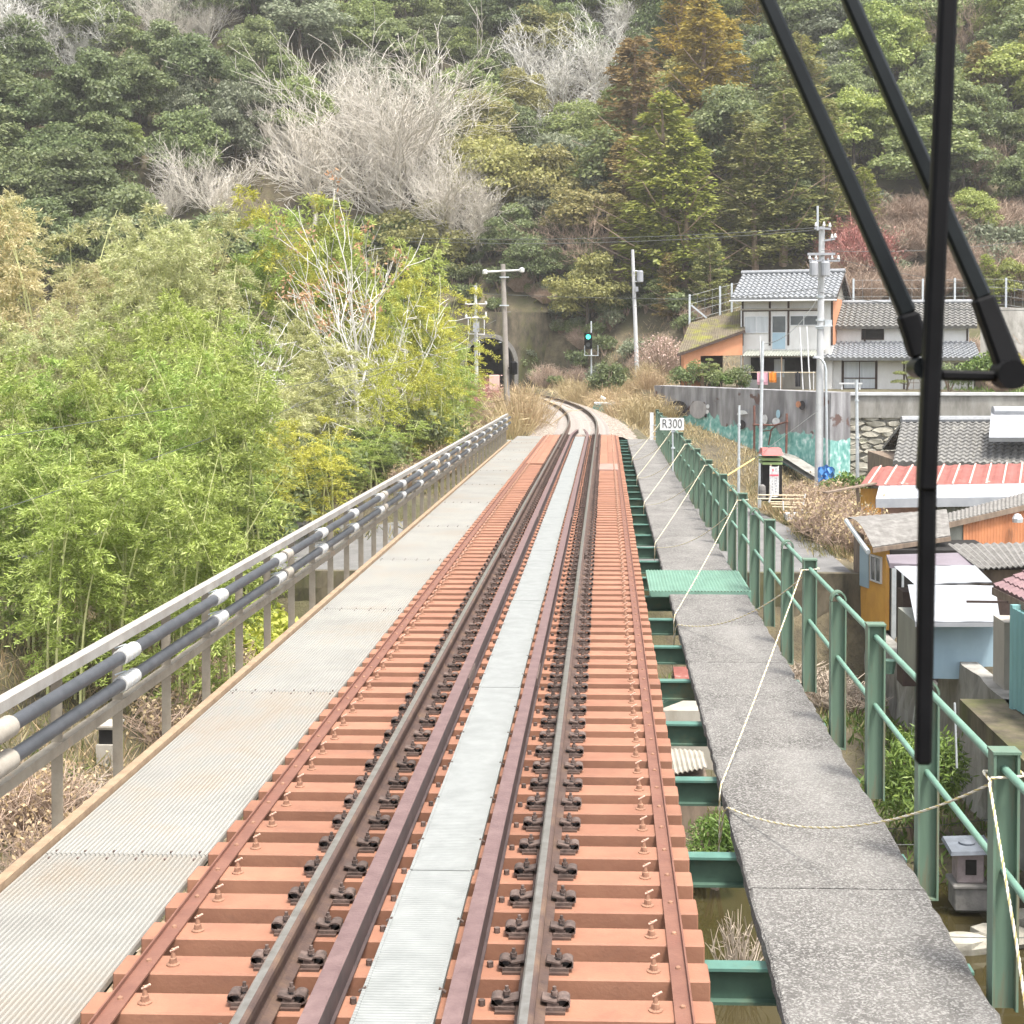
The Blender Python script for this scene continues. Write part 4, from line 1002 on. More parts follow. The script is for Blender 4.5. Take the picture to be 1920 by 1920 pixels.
# mauve and white stepped roofs and the pale blue hut on stilts
hh = thing('tin_hut', 'pale blue tin hut on stilts with white sheet roofs hanging over the river wall', 'hut', (8.9, 31, -3.9))
A0, A1, A2, A3 = at(1668,1056,36.5), at(1845,1062,36.5), at(1805,1036,38), at(1662,1040,38)
m = MB(); dn = Vector((0,0,-.12)); m.hexa([A0+dn,A1+dn,A2+dn,A3+dn,A0,A1,A2,A3]); m.build('upper_roof', M['mauvetin'], hh)
A0, A1, A2, A3 = at(1715,1096,33.6), at(1860,1091,33.6), at(1828,1060,36), at(1676,1062,36)
m = MB(); corr(m, A0, A1, A2, A3, .5, .012, square=True, th=.03); m.build('middle_roof', M['whitetin'], hh)
A0, A1, A2, A3 = at(1716,1166,30.5), at(1876,1166,30.5), at(1866,1098,33.4), at(1702,1096,33.4)
m = MB(); corr(m, A0, A1, A2, A3, .6, .01, square=True, th=.03); m.bar(A0+dn*.5, A1+dn*.5, .04, .08); m.build('lower_roof', M['whitetin'], hh)
B0, B1 = at(1722,1272,31), at(1866,1274,31)
m = MB(); T0, T1 = at(1722,1168,31), at(1866,1168,31); corr(m, B0, B1, (T1.x,T1.y,T1.z), (T0.x,T0.y,T0.z), .42, .008, square=True, th=.03)
m.build('front_wall', M['bluetin'], hh)
m = MB(); m.box(B0.x+.02, B1.x-.02, 31.1, 33.3, B0.z, T0.z-.06); m.box(B1.x-.06, B1.x+.02, 31.02, 33.4, B0.z, T0.z-.02); m.build('side_wall', M['greytin'], hh)
m = MB(); c0 = at(1692, 1100, 35); m.box(c0.x, c0.x+2.6, 34.9, 35.6, -5, -2.75); m.build('passage_wall', M['timber'], hh)
m = MB()
for px in (1838, 1842): q = at(px, 1274, 31.2); m.bar((q.x, 31.4, q.z), (q.x+.03, 31.4, -5.0), .04, .04)
m.bar((B0.x+.1, 31.3, B0.z), (B0.x+.1, 32.4, -6.2), .06, .06); m.build('stilt', M['galv'], hh)
m = MB(); A0, A1, A2, A3 = at(1835,1066,36), at(2000,1056,36), at(2000,1016,39), at(1777,1020,39)
corr(m, A0, A1, A2, A3, .13, .025, th=.03); rf2 = m
t_ = thing('corrugated_lean_to', 'low lean-to with a dark grey corrugated sheet roof right of the tin hut', 'lean-to', (11, 37.5, -3.7))
m.build('roof', M['slate'], t_); m = MB(); m.box(A0.x+.2, A1.x, 36.6, 39, -3.9, A0.z-.12); m.build('wall', M['timber_grey'], t_)
# I: turquoise board house at the right edge
ht = thing('turquoise_house', 'turquoise board house with a mauve tile roof at the right edge of the village', 'house', (9.6, 27, -3.6))
E0, E1 = at(1862, 1098, 28.2), at(1990, 1160, 25.2); R0, R1 = at(1888, 1064, 28.8), at(2040, 1105, 26.5)
m = MB(); tiles(m, E0, E1, R1+Vector((1.4,0,.4)), R0+Vector((1.4,0,.4)), 14, 9, .03, .03, th=.06); rf = m.build('roof', M['mauvetile'], ht)
m = MB(); m.bar(E0+Vector((0,0,-.1)), E1+Vector((0,0,-.1)), .05, .14); m.build('fascia', M['timber_grey'], rf)
w0_ = at(1897, 1325, 26.8); m = MB(); corr(m, (w0_.x,26.8,-3.55), (w0_.x+.35,23.4,-3.55), (w0_.x+.35,23.4,-1.85), (w0_.x,26.8,-1.75), .22, .012, square=True, th=.06); m.build('board_wall', M['turq'], ht)
m = MB(); quad_wall(m, (w0_.x,26.8), (w0_.x+3,27.4), -3.6, -1.7, .1); m.build('end_wall', M['turq'], ht)
m = MB(); m.box(w0_.x-.75, w0_.x+3, 22.5, 27.6, -3.95, -3.6); m.build('plinth', M['moss_wall'], ht)
m = MB(); q = at(1875, 1245, 28.5); m.box(q.x+.05, q.x+.5, 28.4, 29.2, -4.0, -2.3); m.build('lean_to_wall', M['plaster_old'], ht)
m = MB(); a = at(1812,1128,27.6); b = at(1900,1129,27.4); m.bar(a, b, .04, .04); m.build('clothes_bar', M['timber'], ht)
# things seen through the gap beside the sleepers
us = thing('shed_under_bridge', 'grey board shed with a cream ribbed roof seen below the walkway beams', 'shed', (2.1, 34, -6.4))
A0, A1, A2, A3 = at(1255,1452,28.5), at(1327,1438,28.5), at(1318,1408,30.5), at(1245,1402,30.5)
m = MB(); corr(m, A0, A1, A2, A3, .09, .02); m.build('roof', M['plaster_old'], us)
m = MB(); m.box(A0.x, A1.x, 28.7, 30.5, -6.6, A0.z-.1); m.build('wall', M['timber_grey'], us)
us = thing('tool_hut', 'mauve roofed hut seen through the gap between sleepers and walkway', 'hut', (2.0, 36, -6.4))
A0, A1 = at(1262,1362,32), at(1330,1366,32)
m = MB(); m.box(A0.x-.2, A1.x+.3, 32.2, 34, -6.6, A0.z+.3); m.build('wall', M['plaster_old'], us)
A0, A1, A2, A3 = at(1268,1292,36.5), at(1335,1292,36.5), at(1325,1250,39), at(1262,1250,39)
m = MB(); dn = Vector((0,0,-.08)); m.hexa([A0+dn,A1+dn,A2+dn,A3+dn,A0,A1,A2,A3]); m.build('roof', M['redtin'], us)
m = MB(); m.box(A0.x, A1.x, 36.7, 39, -6.6, A0.z-.1); m.build('back_room', M['timber_grey'], us)

# ------------------------------------------------------------------ tunnel
tc_ = xc(130.2); td = math.atan(75.2/300)
F = Fr((tc_, 130.2, -.3), math.degrees(td))
tn = thing('tunnel_portal', 'mossy stone tunnel mouth with a dark round arch in the hillside', 'tunnel', F.o)
arch = [(-2.25, 0), (-2.25, 2.6)]+[(-2.25*math.cos(R(180*i/16)), 2.6+2.3*math.sin(R(180*i/16))) for i in range(1, 16)]+[(2.25, 2.6), (2.25, 0)]
outer = [(-5.8, 0), (-5.8, 3)]+[(-5.8+11.6*i/16, 7.2) for i in range(1, 16)]+[(5.8, 3), (5.8, 0)]
m = MB(); n = len(arch)
fr_ = [F.p(x, 0, z) for x, z in arch]; bk = [F.p(x, .8, z) for x, z in arch]; of = [F.p(x, 0, z) for x, z in outer]
m.add(fr_+of, [(i, i+1, n+i+1, n+i) for i in range(n-1)]); m.add(fr_+bk, [(i, i+1, n+i+1, n+i) for i in range(n-1)]); m.add([F.p(-5.8,0,7.2), F.p(5.8,0,7.2), F.p(5.8,1.5,7.2), F.p(-5.8,1.5,7.2)], [(0,1,2,3)])
m.build('portal_wall', M['moss_wall'], tn)
m = MB(); ring = [(x*1.16, z if z < 2.6 else 2.6+(z-2.6)*1.17) for x, z in arch]
a_ = [F.p(x, -.08, z) for x, z in arch]; b_ = [F.p(x, -.08, z) for x, z in ring]; c_ = [F.p(x, .02, z) for x, z in ring]
m.add(a_+b_+c_, [(i, i+1, n+i+1, n+i) for i in range(n-1)]+[(n+i, n+i+1, 2*n+i+1, 2*n+i) for i in range(n-1)]); m.build('arch_ring', M['brick_stone'], tn)
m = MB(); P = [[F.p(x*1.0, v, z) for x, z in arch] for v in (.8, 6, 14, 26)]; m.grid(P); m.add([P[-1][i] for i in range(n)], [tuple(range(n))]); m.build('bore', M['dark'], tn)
# ------------------------------------------------------------------ poles, signal, wires
def pole(name, label, cat, base, top, r0, r1, material):
    b = Vector(base); t = thing(name, label, cat, b); m = MB(); m.tube([b-Vector((0,0,.4)), top], [r0, r1], 12); m.build('shaft', material, t, smooth=True); return t
def insul(m, p, r=.06, h=.16): m.lathe([(r*.5,0),(r,.02),(r,h*.4),(r*.6,h*.5),(r*.8,h*.6),(r*.5,h)], p, 8)
# old concrete pole with a white crossarm
b = at(953, 752, 75); tp_ = at(943, 495, 75); b.z = hz(b.x, b.y)
p1 = pole('utility_pole', 'brown grey concrete pole with one white crossarm left of the curving track', 'utility pole', b, tp_, .17, .12, M['concrete_pole_dark'])
ca = at(943, 508, 75)-Vector((0,.17,0)); m = MB(); m.tube([at(910,510,74.8), at(978,506.5,74.8)], .055, 8); m.build('crossarm', M['white'], p1)
m = MB()
for px, py in ((909.5,510),(978.5,506.5)): q = at(px, py, 74.8); m.lathe([(.05,-.13),(.13,-.09),(.14,.07),(.06,.13)], q, 10)
m.build('insulator', M['white'], p1)
for py in (520, 573): q = at(944.5, py, 75); m = MB(); m.box(q.x-.2, q.x+.28, q.y-.2, q.y-.15, q.z-.03, q.z+.03); m.build('band', M['galv'], p1)
m = MB(); m.box(*(lambda q: (q.x-.12, q.x+.02, q.y-.22, q.y-.15, q.z-.02, q.z+.02))(at(940, 642, 75))); m.build('band', M['galv'], p1)
q = at(963, 690, 74.8); m = MB(); m.lathe([(.05,-.35),(.2,-.3),(.2,.25),(.1,.35)], q, 10); m.box(q.x-.28, q.x, q.y-.04, q.y+.04, q.z-.03, q.z+.03); m.build('signal_bell', M['black'], p1)
# pole with transformer by the tunnel
b = at(894, 690, 108); b.z = hz(b.x, b.y); tp_ = at(891.5, 535, 108)
p2 = pole('utility_pole', 'pale pole with double crossarms and a small transformer beside the tunnel mouth', 'utility pole', b, tp_, .16, .11, M['concrete_pole'])
m = MB()
m.tube([at(873,570.5,107.8), at(912,570,107.8)], .05, 6); m.tube([at(872,596,107.8), at(913,595,107.8)], .07, 6); m.tube([at(878,626,107.8), at(909,627,107.8)], .04, 6)
for px in (878, 908): m.tube([at(px,598,107.8), at(px,627,107.8)], .035, 6)
m.build('crossarm', M['white'], p2)
m = MB()
for px in (874, 911):
    insul(m, at(px,571,107.8), .1, .25); insul(m, at(px,596,107.8), .09, .45)
m.build('insulator', M['white'], p2)
m = MB(); q = at(893, 612, 107.5); m.box(q.x-.22, q.x+.22, q.y-.2, q.y+.1, q.z-.4, q.z+.35); m.build('transformer', M['whitetin'], p2)
m = MB(); m.tube([at(893,637,107.6), at(899,640,107.6), at(899,668,107.6)], .04, 6); m.build('conduit', M['white'], p2)
# pole with a hanging transformer on the slope
b = at(1195, 642, 120); tp_ = at(1186, 468, 120); b.z = min(b.z, hz(b.x, 120)+.2)
p3 = pole('utility_pole', 'white grey leaning pole with a cylinder transformer on the slope right of the signal', 'utility pole', b, tp_, .19, .13, M['concrete_pole'])
q = at(1200, 518, 119.7); m = MB(); m.lathe([(.18,-.5),(.27,-.45),(.27,.38),(.2,.46)], q, 12); m.build('transformer', M['whitetin'], p3)
m = MB(); m.tube([at(1188,508,119.8), at(1200,508,119.8)], .04, 6); m.tube([at(1190,528,119.8), at(1206,528,119.8)], .04, 6); m.build('bracket', M['galv'], p3)
q = at(1194, 542, 119.7); m = MB(); m.box(q.x-.12, q.x+.12, q.y-.1, q.y+.1, q.z-.2, q.z+.2); m.build('switch_box', M['whitetin'], p3)
# signal
b = at(1109, 720, 113); b.z = hz(b.x, 113); tp_ = at(1108.5, 602, 113)
sg_ = thing('railway_signal', 'railway signal showing a green light on a thin post beside the cutting', 'signal', b)
m = MB(); m.tube([b-Vector((0,0,.3)), tp_], [.07,.055], 8); m.build('post', M['galv'], sg_)
q = at(1103, 639, 112.8); m = MB(); m.box(q.x-.3, q.x+.3, q.y-.12, q.y+.1, q.z-.62, q.z+.62)
m.build('backboard', M['black'], sg_, bevel=.05)
for dz, nm, on in ((.30, 'green_lamp', 1), (-.28, 'dark_lamp', 0)):
    if on:
        lm = bpy.data.materials.new('green_light'); lm.use_nodes = True; bb = lm.node_tree.nodes['Principled BSDF']; bb.inputs['Base Color'].default_value = (.02,.5,.35,1); bb.inputs['Emission Color'].default_value = (.05,1,.65,1); bb.inputs['Emission Strength'].default_value = 2.2
    else: lm = M['glass']
    m = MB(); m.tube([q+Vector((0,-.12,dz)), q+Vector((0,-.15,dz))], .17, 14); m.build('lens', lm, sg_)
    m = MB()
    P = [[q+Vector((.21*math.cos(R(a)), -.12-d, dz+.21*math.sin(R(a)))) for d in (0, .3)] for a in range(-10, 191, 20)]; m.grid(P); m.build('hood', M['black'], sg_)
m = MB(); q2 = at(1109, 666, 112.9); m.box(q2.x-.55, q2.x+.55, q2.y-.3, q2.y+.35, q2.z-.05, q2.z)
for dx in (-.52, .5):
    m.tube([q2+Vector((dx,-.25,0)), q2+Vector((dx,-.25,.75))], .025, 6)
m.tube([q2+Vector((.5,-.25,.75)), q2+Vector((.5,.3,.75))], .025, 6); m.tube([q2+Vector((.5,.3,0)), q2+Vector((.5,.3,.75))], .025, 6)
m.build('platform', M['galv'], sg_)
# big pole by the mural
b = at(1535, 896, 66.5); tp_ = at(1541, 425, 66.5); bz = b.z
p4 = pole('utility_pole', 'tall pale concrete pole crowded with crossarms and transformers before the white house', 'utility pole', b, tp_, .19, .13, M['concrete_pole'])
def A4(px, py, d=0): return at(px, py, 66.3+d)
m = MB(); m.tube([A4(1533,386), A4(1533,432)], .05, 8); m.build('top_mast', M['galv'], p4)
m = MB(); m.bar(A4(1527,428), A4(1558,429), .09, .09); m.bar(A4(1545,451), A4(1566,448), .08, .08); m.bar(A4(1514,476.5), A4(1566,476), .10, .11); m.bar(A4(1517,489), A4(1575,489), .08, .08); m.build('crossarm', M['whitetin'], p4)
m = MB()
for px, py in ((1530,425),(1545,424),(1556,426),(1560,447),(1566,446),(1518,486),(1530,486),(1560,486),(1572,487)): insul(m, A4(px, py), .07, .2)
m.build('insulator', M['white'], p4)
for px in (1526, 1548):
    m = MB(); q = A4(px, 503, -.2); m.lathe([(.16,-.36),(.2,-.33),(.2,.24),(.15,.3)], q, 12)
    for dx in (-.1, .1): insul(m, q+Vector((dx,0,.3)), .05, .16)
    m.build('transformer', M['whitetin'], p4)
for py in (557, 600, 615): q = A4(1537.5, py, .2); m = MB(); m.tube([q-Vector((0,0,.05)), q+Vector((0,0,.05))], .19, 12); m.build('band', M['galv'], p4)
m = MB(); m.bar(A4(1528,612), A4(1561,611), .05, .05); m.build('bracket', M['galv'], p4)
m = MB(); q = A4(1553, 606, .1); m.box(q.x-.15, q.x+.15, q.y-.1, q.y+.1, q.z-.15, q.z+.15); m.build('terminal_box', M['galv'], p4)
# cane shaped lamp pole
st_ = at(1551, 893, 66.2)
p5 = thing('cane_pole', 'thin steel pole with a curved cane top right of the tall pale pole', 'pole', st_)
m = MB(); m.tube([st_-Vector((0,0,.3))]+[at(x, y, 66.2) for x, y in ((1550,800),(1549,720),(1549,695),(1546,682),(1540,673),(1531,669))], .055, 8); m.build('shaft', M['galv'], p5)
m = MB(); m.lathe([(.16,-.02),(.14,.05),(.05,.1)], at(1530, 671, 66.2), 10); m.build('lamp_shade', M['whitetin'], p5)
for (px, p_t, px2, p_b, D, r, lab) in ((1386,760,1385,905,63,.06,'slim steel post standing alone before the mural'), (1430,640,1424,925,60,.075,'taller slim steel pole behind the red roofed shrine'), (1606,712,1608,868,62,.075,'slim grey pole in front of the rubble stone wall')):
    b = at(px2, p_b, D); b.z = min(b.z, hz(b.x, D)+.3) if D < 0 else b.z
    t = thing('steel_pole', lab, 'pole', b); m = MB(); m.tube([b-Vector((0,0,.6)), at(px, p_t, D)], [r, r*.85], 8); m.build('shaft', M['galv'], t)
    for f in (.3, .75): q = b.lerp(at(px, p_t, D), f); m = MB(); m.tube([q-Vector((0,0,.04)), q+Vector((0,0,.04))], r*1.25, 8); m.build('band', M['galv'], t)
def wire(a, b, s, r, label):
    m = MB(); m.tube(sag(a, b, s, 24), r, 5); return tag(m.build('overhead_wire', M['cable']), label, 'wire', 'overhead wires')
M['cable'] = mat('cable', (.12,.13,.12), (.08,.085,.08), 8, .6)
wire(at(-60, 828, 30), at(910, 640, 72), .25, .010, 'upper dark wire crossing the bamboo on the left')
wire(at(-60, 975, 28), at(930, 600, 72), .35, .009, 'lower dark wire crossing the bamboo on the left')
wire(at(909,506,74.8), at(874,566,107.8), .1, .012, 'short wire from the white crossarm down to the left end of the far crossarm')
wire(at(978,502,74.8), at(911,566,107.8), .1, .012, 'short wire from the white crossarm down to the right end of the far crossarm')
wire(at(760,446,78), at(1530,427,66.3), .25, .016, 'upper thin wire high across the forest to the tall pale pole')
wire(at(760,452,78), at(1556,429,66.3), .35, .016, 'lower thin wire high across the forest to the tall pale pole')
wire(at(893,550,108), at(1300,560,90), .1, .016, 'thin wire from the tunnel pole across to the slope fence')
wire(at(1190,558,119.8), at(1538,540,66.3), .3, .014, 'thin wire from the slope pole to the tall pale pole')
wire(at(1538,548,66.3), at(1980,580,60), .3, .016, 'thick black cable running right from the tall pale pole')
wire(at(1430,645,60), at(1535,556,66.2), .5, .014, 'cable from the slim pole to the tall pale pole')
wire(at(1540,470,66.3), at(2000,440,70), .3, .012, 'thin wire running right from the tall pole top')
wire(at(1541,478,66.3), at(2000,548,62), .3, .010, 'thin sloping wire running right over the tiled house')
wire(at(1190,575,119.8), at(1293,556,88), .05, .012, 'short thin wire from the slope pole to the fence')
# slope fences of netting
M['net'] = mat('fence_netting', (.42,.43,.42), (.34,.35,.34), 4, .6, metal=.2)
def net_fence(label, posts, hgt, mesh=.55):
    t = thing('slope_fence', label, 'fence', posts[0])
    for i, p in enumerate(posts):
        m = MB(); m.bar(p-Vector((0,0,.6)), p+Vector((0,0,hgt)), .12, .12); m.build('post', M['galv'], t)
    m = MB()
    for a, b in zip(posts[:-1], posts[1:]):
        n = max(2, int((b-a).length/mesh)); k = int(hgt/mesh)
        for j in range(k+1): m.tube([a+Vector((0,0,.1+j*(hgt-.2)/k)), b+Vector((0,0,.1+j*(hgt-.2)/k))], .011, 3, cap=False)
        for i in range(1, n): q = a.lerp(b, i/n); m.tube([q+Vector((0,0,.1)), q+Vector((0,0,hgt-.1))], .009, 3, cap=False)
    m.build('netting', M['net'], t); return t
t = net_fence('netting fence on grey posts behind the orange barn', [at(1293,604,90), at(1350,588,91), at(1372,582,92), at(1470,560,96)], 1.7)
m = MB(); a = at(1296,572,90); m.bar(a, at(1325,596,90), .1, .1); m.build('brace', M['galv'], t)
net_fence('long netting fence on the slope behind the tiled house', [at(1600,575,98), at(1669,575,98), at(1730,575,98), at(1790,574,98), at(1841,573,98), at(1886,574,97), at(1950,585,95)], 1.85)
# concrete slope wall at far right behind the tiled house
m = MB(); P = []
for i in range(15):
    px = 1838+i*16; top = 574+i*.9 if i > 1 else 585; P.append([at(px, 720, 93.5), at(px, 650, 94), at(px, top, 94.6), at(px, top-.5, 95.2)])
m.grid(P); tag(m.build('slope_wall', M['concrete']), 'dark concrete slope wall behind the right end of the tiled house', 'wall')
# small shrine, banner, bamboo rails
b = at(1447, 925, 57); b.z = max(b.z, -3.6)
sh = thing('wayside_shrine', 'little shrine with a red tin roof and green eaves at the foot of the mural', 'shrine', b)
z_ = at(1447, 858, 57).z
m = MB(); m.box(b.x-.36, b.x+.4, 57, 57.7, b.z-.3, at(1447,868,57).z); m.build('body', M['dark'], sh)
m = MB()
for (py, hh_, w_, nm) in ((858,.1,.40,'green'),(866,.09,.38,'green')): q = at(1447, py, 56.9); m.box(q.x-w_, q.x+w_, 56.6, 57.9, q.z-hh_, q.z)
m.build('eave_board', mat('moss_green_board', (.25,.34,.14), (.18,.25,.1), 4, .8), sh)
m = MB(); q = at(1447, 853, 56.9); q2 = at(1444, 840, 57.2); m.add([(q.x-.40,56.5,q.z),(q.x+.40,56.5,q.z),(q.x+.40,58,q.z),(q.x-.40,58,q.z),(q.x-.36,56.9,q2.z),(q.x+.36,56.9,q2.z),(q.x+.36,57.6,q2.z),(q.x-.36,57.6,q2.z)], [(3,2,1,0),(4,5,6,7),(0,1,5,4),(1,2,6,5),(2,3,7,6),(3,0,4,7)]); m.build('roof', mat('shrine_red_tin', (.46,.13,.12), (.36,.1,.09), 4, .6), sh)
bn = thing('cloth_banner', 'narrow white cloth banner with a red band and dark lettering hung by the shrine', 'banner', at(1450, 945, 56))
m = MB(); P = []
for i in range(7):
    P.append([at(1443+17.5*i/6, 873+ (2 if 0 < i < 6 else 0)+57*j/10, 56)+Vector((0, .03*math.sin(i*1.3+j*.7), 0)) for j in range(11)])
m.grid(P); m.build('cloth', M['white'], bn)
m = MB(); P = [[at(1443.5+16.5*i/6, 889.5+3.2*j, 55.95) for j in range(2)] for i in range(7)]; m.grid(P)
for dx, dy, ww, hh_ in ((5,879,2.5,5),):
    m.grid([[at(1443+dx+ww*i, dy+hh_*j, 55.95) for j in range(2)] for i in range(2)])
m.build('red_band', mat('banner_red', (.7,.12,.16), (.6,.08,.12), 5, .8), bn)
m = MB(); rg = random.Random(4)
for cx, ys in ((1448.3, (903, 908, 913, 918)), (1455, (880, 883, 897, 902, 907, 912, 917, 922))):
    for y_ in ys:
        for k in range(3):
            ox, oy = rg.uniform(-1, .6), rg.uniform(-1.2, 1); l, h_ = (1.9, .55) if k % 2 else (.5, 2.4)
            m.grid([[at(cx+ox+l*(i-.5), y_+oy+h_*(j-.5), 55.94) for j in range(2)] for i in range(2)])
m.build('lettering', mat('banner_ink', (.10,.11,.16), None, 5, .8), bn)
m = MB(); m.tube([at(1442, 940, 56.05), at(1445.5, 871, 56.05)], .02, 6); m.build('pole', M['bamboo_dry'], bn)
bf = thing('bamboo_rail', 'low bamboo pole rail with white posts below the banner', 'rail fence', at(1480, 958, 55))
m = MB()
for (x0, y0, x1, y1) in ((1422,928,1510,929),(1420,935,1508,936),(1443,941,1524,943),(1446,945,1510,946),(1448,950,1520,952)): m.tube([at(x0,y0,55), at(x1,y1,55)], .028, 6)
m.build('pole', M['bamboo_dry'], bf)
m = MB(); m.tube([at(1442,942,54.9), at(1447,926,54.9)], .035, 6); m.tube([at(1504,957,54.9), at(1510,926,54.9)], .035, 6); m.tube([at(1469,957,54.9), at(1468,940,54.9)], .025, 6); m.build('post', M['white'], bf)
m = MB(); a = at(1478, 963, 54.6); m.box(a.x-.1, a.x+.95, 54.4, 55.2, a.z-.25, a.z); tag(m.build('stone_step', M['concrete_pole'], bevel=.02), 'pale stone slab step in front of the bamboo rail', 'step')
m = MB(); q = at(1429, 927, 56); m.lathe([(.13,-.15),(.14,.2),(.12,.32),(.05,.38)], q, 8); tag(m.build('stone_marker', M['brick_stone']), 'small rounded stone marker at the left of the shrine', 'stone marker')
rg = random.Random(2); m = MB(); q = at(1547, 886, 66); P = []
for i in range(7): P.append([q+Vector((-.28+.12*i, .15*math.sin(i*2.1+j), .32-.16*j-.05*abs(i-3)+rg.uniform(-.05,.05))) for j in range(5)])
m.grid(P); m.grid([[p+Vector((0,.2,0)) for p in r] for r in P]); tag(m.build('blue_sheet', M['blue']), 'crumpled blue plastic sheet tied at the foot of the tall pale pole', 'tarp')
m = MB(); m.tube([at(1355,897,52), at(1414,860,55)], .03, 6); tag(m.build('guy_guard', mat('yellow_guard', (.72,.52,.2), (.6,.42,.15), 6, .6)), 'yellow guy wire guard rising from the grass before the mural', 'guy guard')
wire(at(1414,860,55), at(1534,770,66), .0, .012, 'thin guy wire from the yellow guard up to the tall pale pole')
# platform cover by the curve
cv = thing('culvert_cover', 'green ribbed cover with a pale slab top right of the curving track', 'cover', at(1130, 765, 86))
q = at(1130, 757, 86); m = MB(); m.box(q.x-.5, q.x+.75, 86, 88, q.z-.05, q.z+.05); m.build('slab', M['concrete_pole'], cv)
m = MB(); corr(m, q+Vector((-.75,-.25,-.55)), q+Vector((.6,-.1,-.55)), q+Vector((.7,.0,-.05)), q+Vector((-.5,.0,-.05)), .16, .05, square=True); m.build('ribbed_side', M['green_dark'], cv)
q = at(1126, 744, 88); m = MB(); m.tube([q, q+Vector((.3,0,-.15))], .09, 8); tag(m.build('white_pipe', M['white']), 'short white pipe stub above the green cover', 'pipe')
q = at(927, 706, 95); m = MB(); m.box(q.x-.35, q.x+.3, 95, 95.6, q.z-.9, q.z+.1); tag(m.build('relay_box', M['pink'], bevel=.03), 'pale pink relay box among the weeds by the tunnel', 'cabinet')
# stone lantern and slabs by the pool
q = Vector((6.96, 24.6, -6.3))
ln = thing('stone_lantern', 'small stone lantern with a flat dark slab cap beside the pool', 'stone lantern', q)
m = MB(); m.box(q.x-.27, q.x+.27, 24.35, 24.85, -6.4, -6.02); m.box(q.x-.31, q.x+.31, 24.3, 24.9, -6.02, -5.95); m.build('pedestal', M['brick_stone'], ln, bevel=.02)
m = MB(); m.box(q.x-.22, q.x+.22, 24.4, 24.82, -5.95, -5.42); m.build('light_box', mat('lantern_pink_stone', (.30,.25,.25), (.2,.165,.165), 5, .9), ln, bevel=.02)
m = MB(); m.box(q.x-.09, q.x+.09, 24.385, 24.41, -5.8, -5.55); m.build('opening', M['dark'], ln)
m = MB(); m.hexa([(q.x-.38,24.2,-5.42),(q.x+.40,24.22,-5.40),(q.x+.38,25.0,-5.38),(q.x-.36,24.98,-5.4),(q.x-.36,24.22,-5.36),(q.x+.38,24.24,-5.34),(q.x+.36,24.98,-5.32),(q.x-.34,24.96,-5.34)]); m.lathe([(.13,0),(.14,.04),(.06,.08)], (q.x-.02,24.6,-5.35), 10); m.build('cap', mat('slate_cap', (.17,.19,.22), (.12,.135,.155), 5, .8), ln)
rg = random.Random(12)
for i, (x, y, l, lab) in enumerate(((5.9,23.4,.5,'flat pale rock nearest the walkway'),(6.5,23.0,.42,'flat pale rock in the middle of the pool edge'),(7.2,23.3,.5,'flat pale rock below the lantern'),(7.7,24.0,.35,'grey rock right of the lantern'),(7.55,25.2,.4,'dark stone stacked behind the lantern'),(6.0,22.4,.35,'low wet rock at the water line'))):
    m = MB(); k = 9; rings = []
    for zz, rr_ in ((-.1,.9),(.02,1.05),(.12,.95),(.17,.5)): rings.append([(x+l*rr_*rg.uniform(.85,1.1)*math.cos(6.283*j/k), y+l*.65*rr_*rg.uniform(.85,1.1)*math.sin(6.283*j/k), -6.42+zz+rg.uniform(-.015,.015)) for j in range(k+1)])
    for r_ in rings: r_[-1] = r_[0]
    m.grid(rings); m.add(rings[-1][:-1], [tuple(range(k))]); tag(m.build('rock', M['stone']), lab+' by the pool', 'rock', 'rocks at the pool edge')
for i, (x0, y0, x1, y1) in enumerate(((5.2,22.1,8.1,22.0),(5.4,27.0,8.2,27.6),(5.3,26.2,8.2,26.4))): wire((x0,y0,-5.9), (x1,y1,-5.85), .05, .008, 'thin white line strung low over the pool, '+('front','back','middle')[i])
m = MB(); m.tube([at(1790,1318,25), at(1794,1440,25)], .02, 6); m.tube([at(1871,1500,24), at(1885,1590,24)], .02, 6); tag(m.build('thin_rod', M['galv']), 'thin steel rods standing against the river wall', 'rods')
m = MB(); q = at(1668,1250,33); m.lathe([(.10,0),(.16,.3)], q-Vector((0,0,.15)), 10); tag(m.build('bucket', M['green_pale']), 'small teal bucket among the weeds below the ochre hut', 'bucket')
# little vending style box left below the fence
q = at(203, 1372, 30); m = MB(); bx = thing('garden_shrine', 'little dark cabinet with a white gabled top below the left fence', 'cabinet', (q.x, 30, -5.9))
m.box(q.x-.2, q.x+.1, 30, 30.4, -5.25, q.z+.05); m.build('body', M['dark'], bx)
m = MB(); m.box(q.x-.28, q.x+.18, 29.9, 30.5, q.z+.1, q.z+.14); m.box(q.x-.24, q.x+.14, 29.95, 30.45, q.z+.05, q.z+.1); m.build('roof', M['plaster_old'], bx)
m = MB(); m.box(q.x-.24, q.x+.14, 29.92, 30.4, -6.2, -5.25); m.build('base', M['plaster_old'], bx)
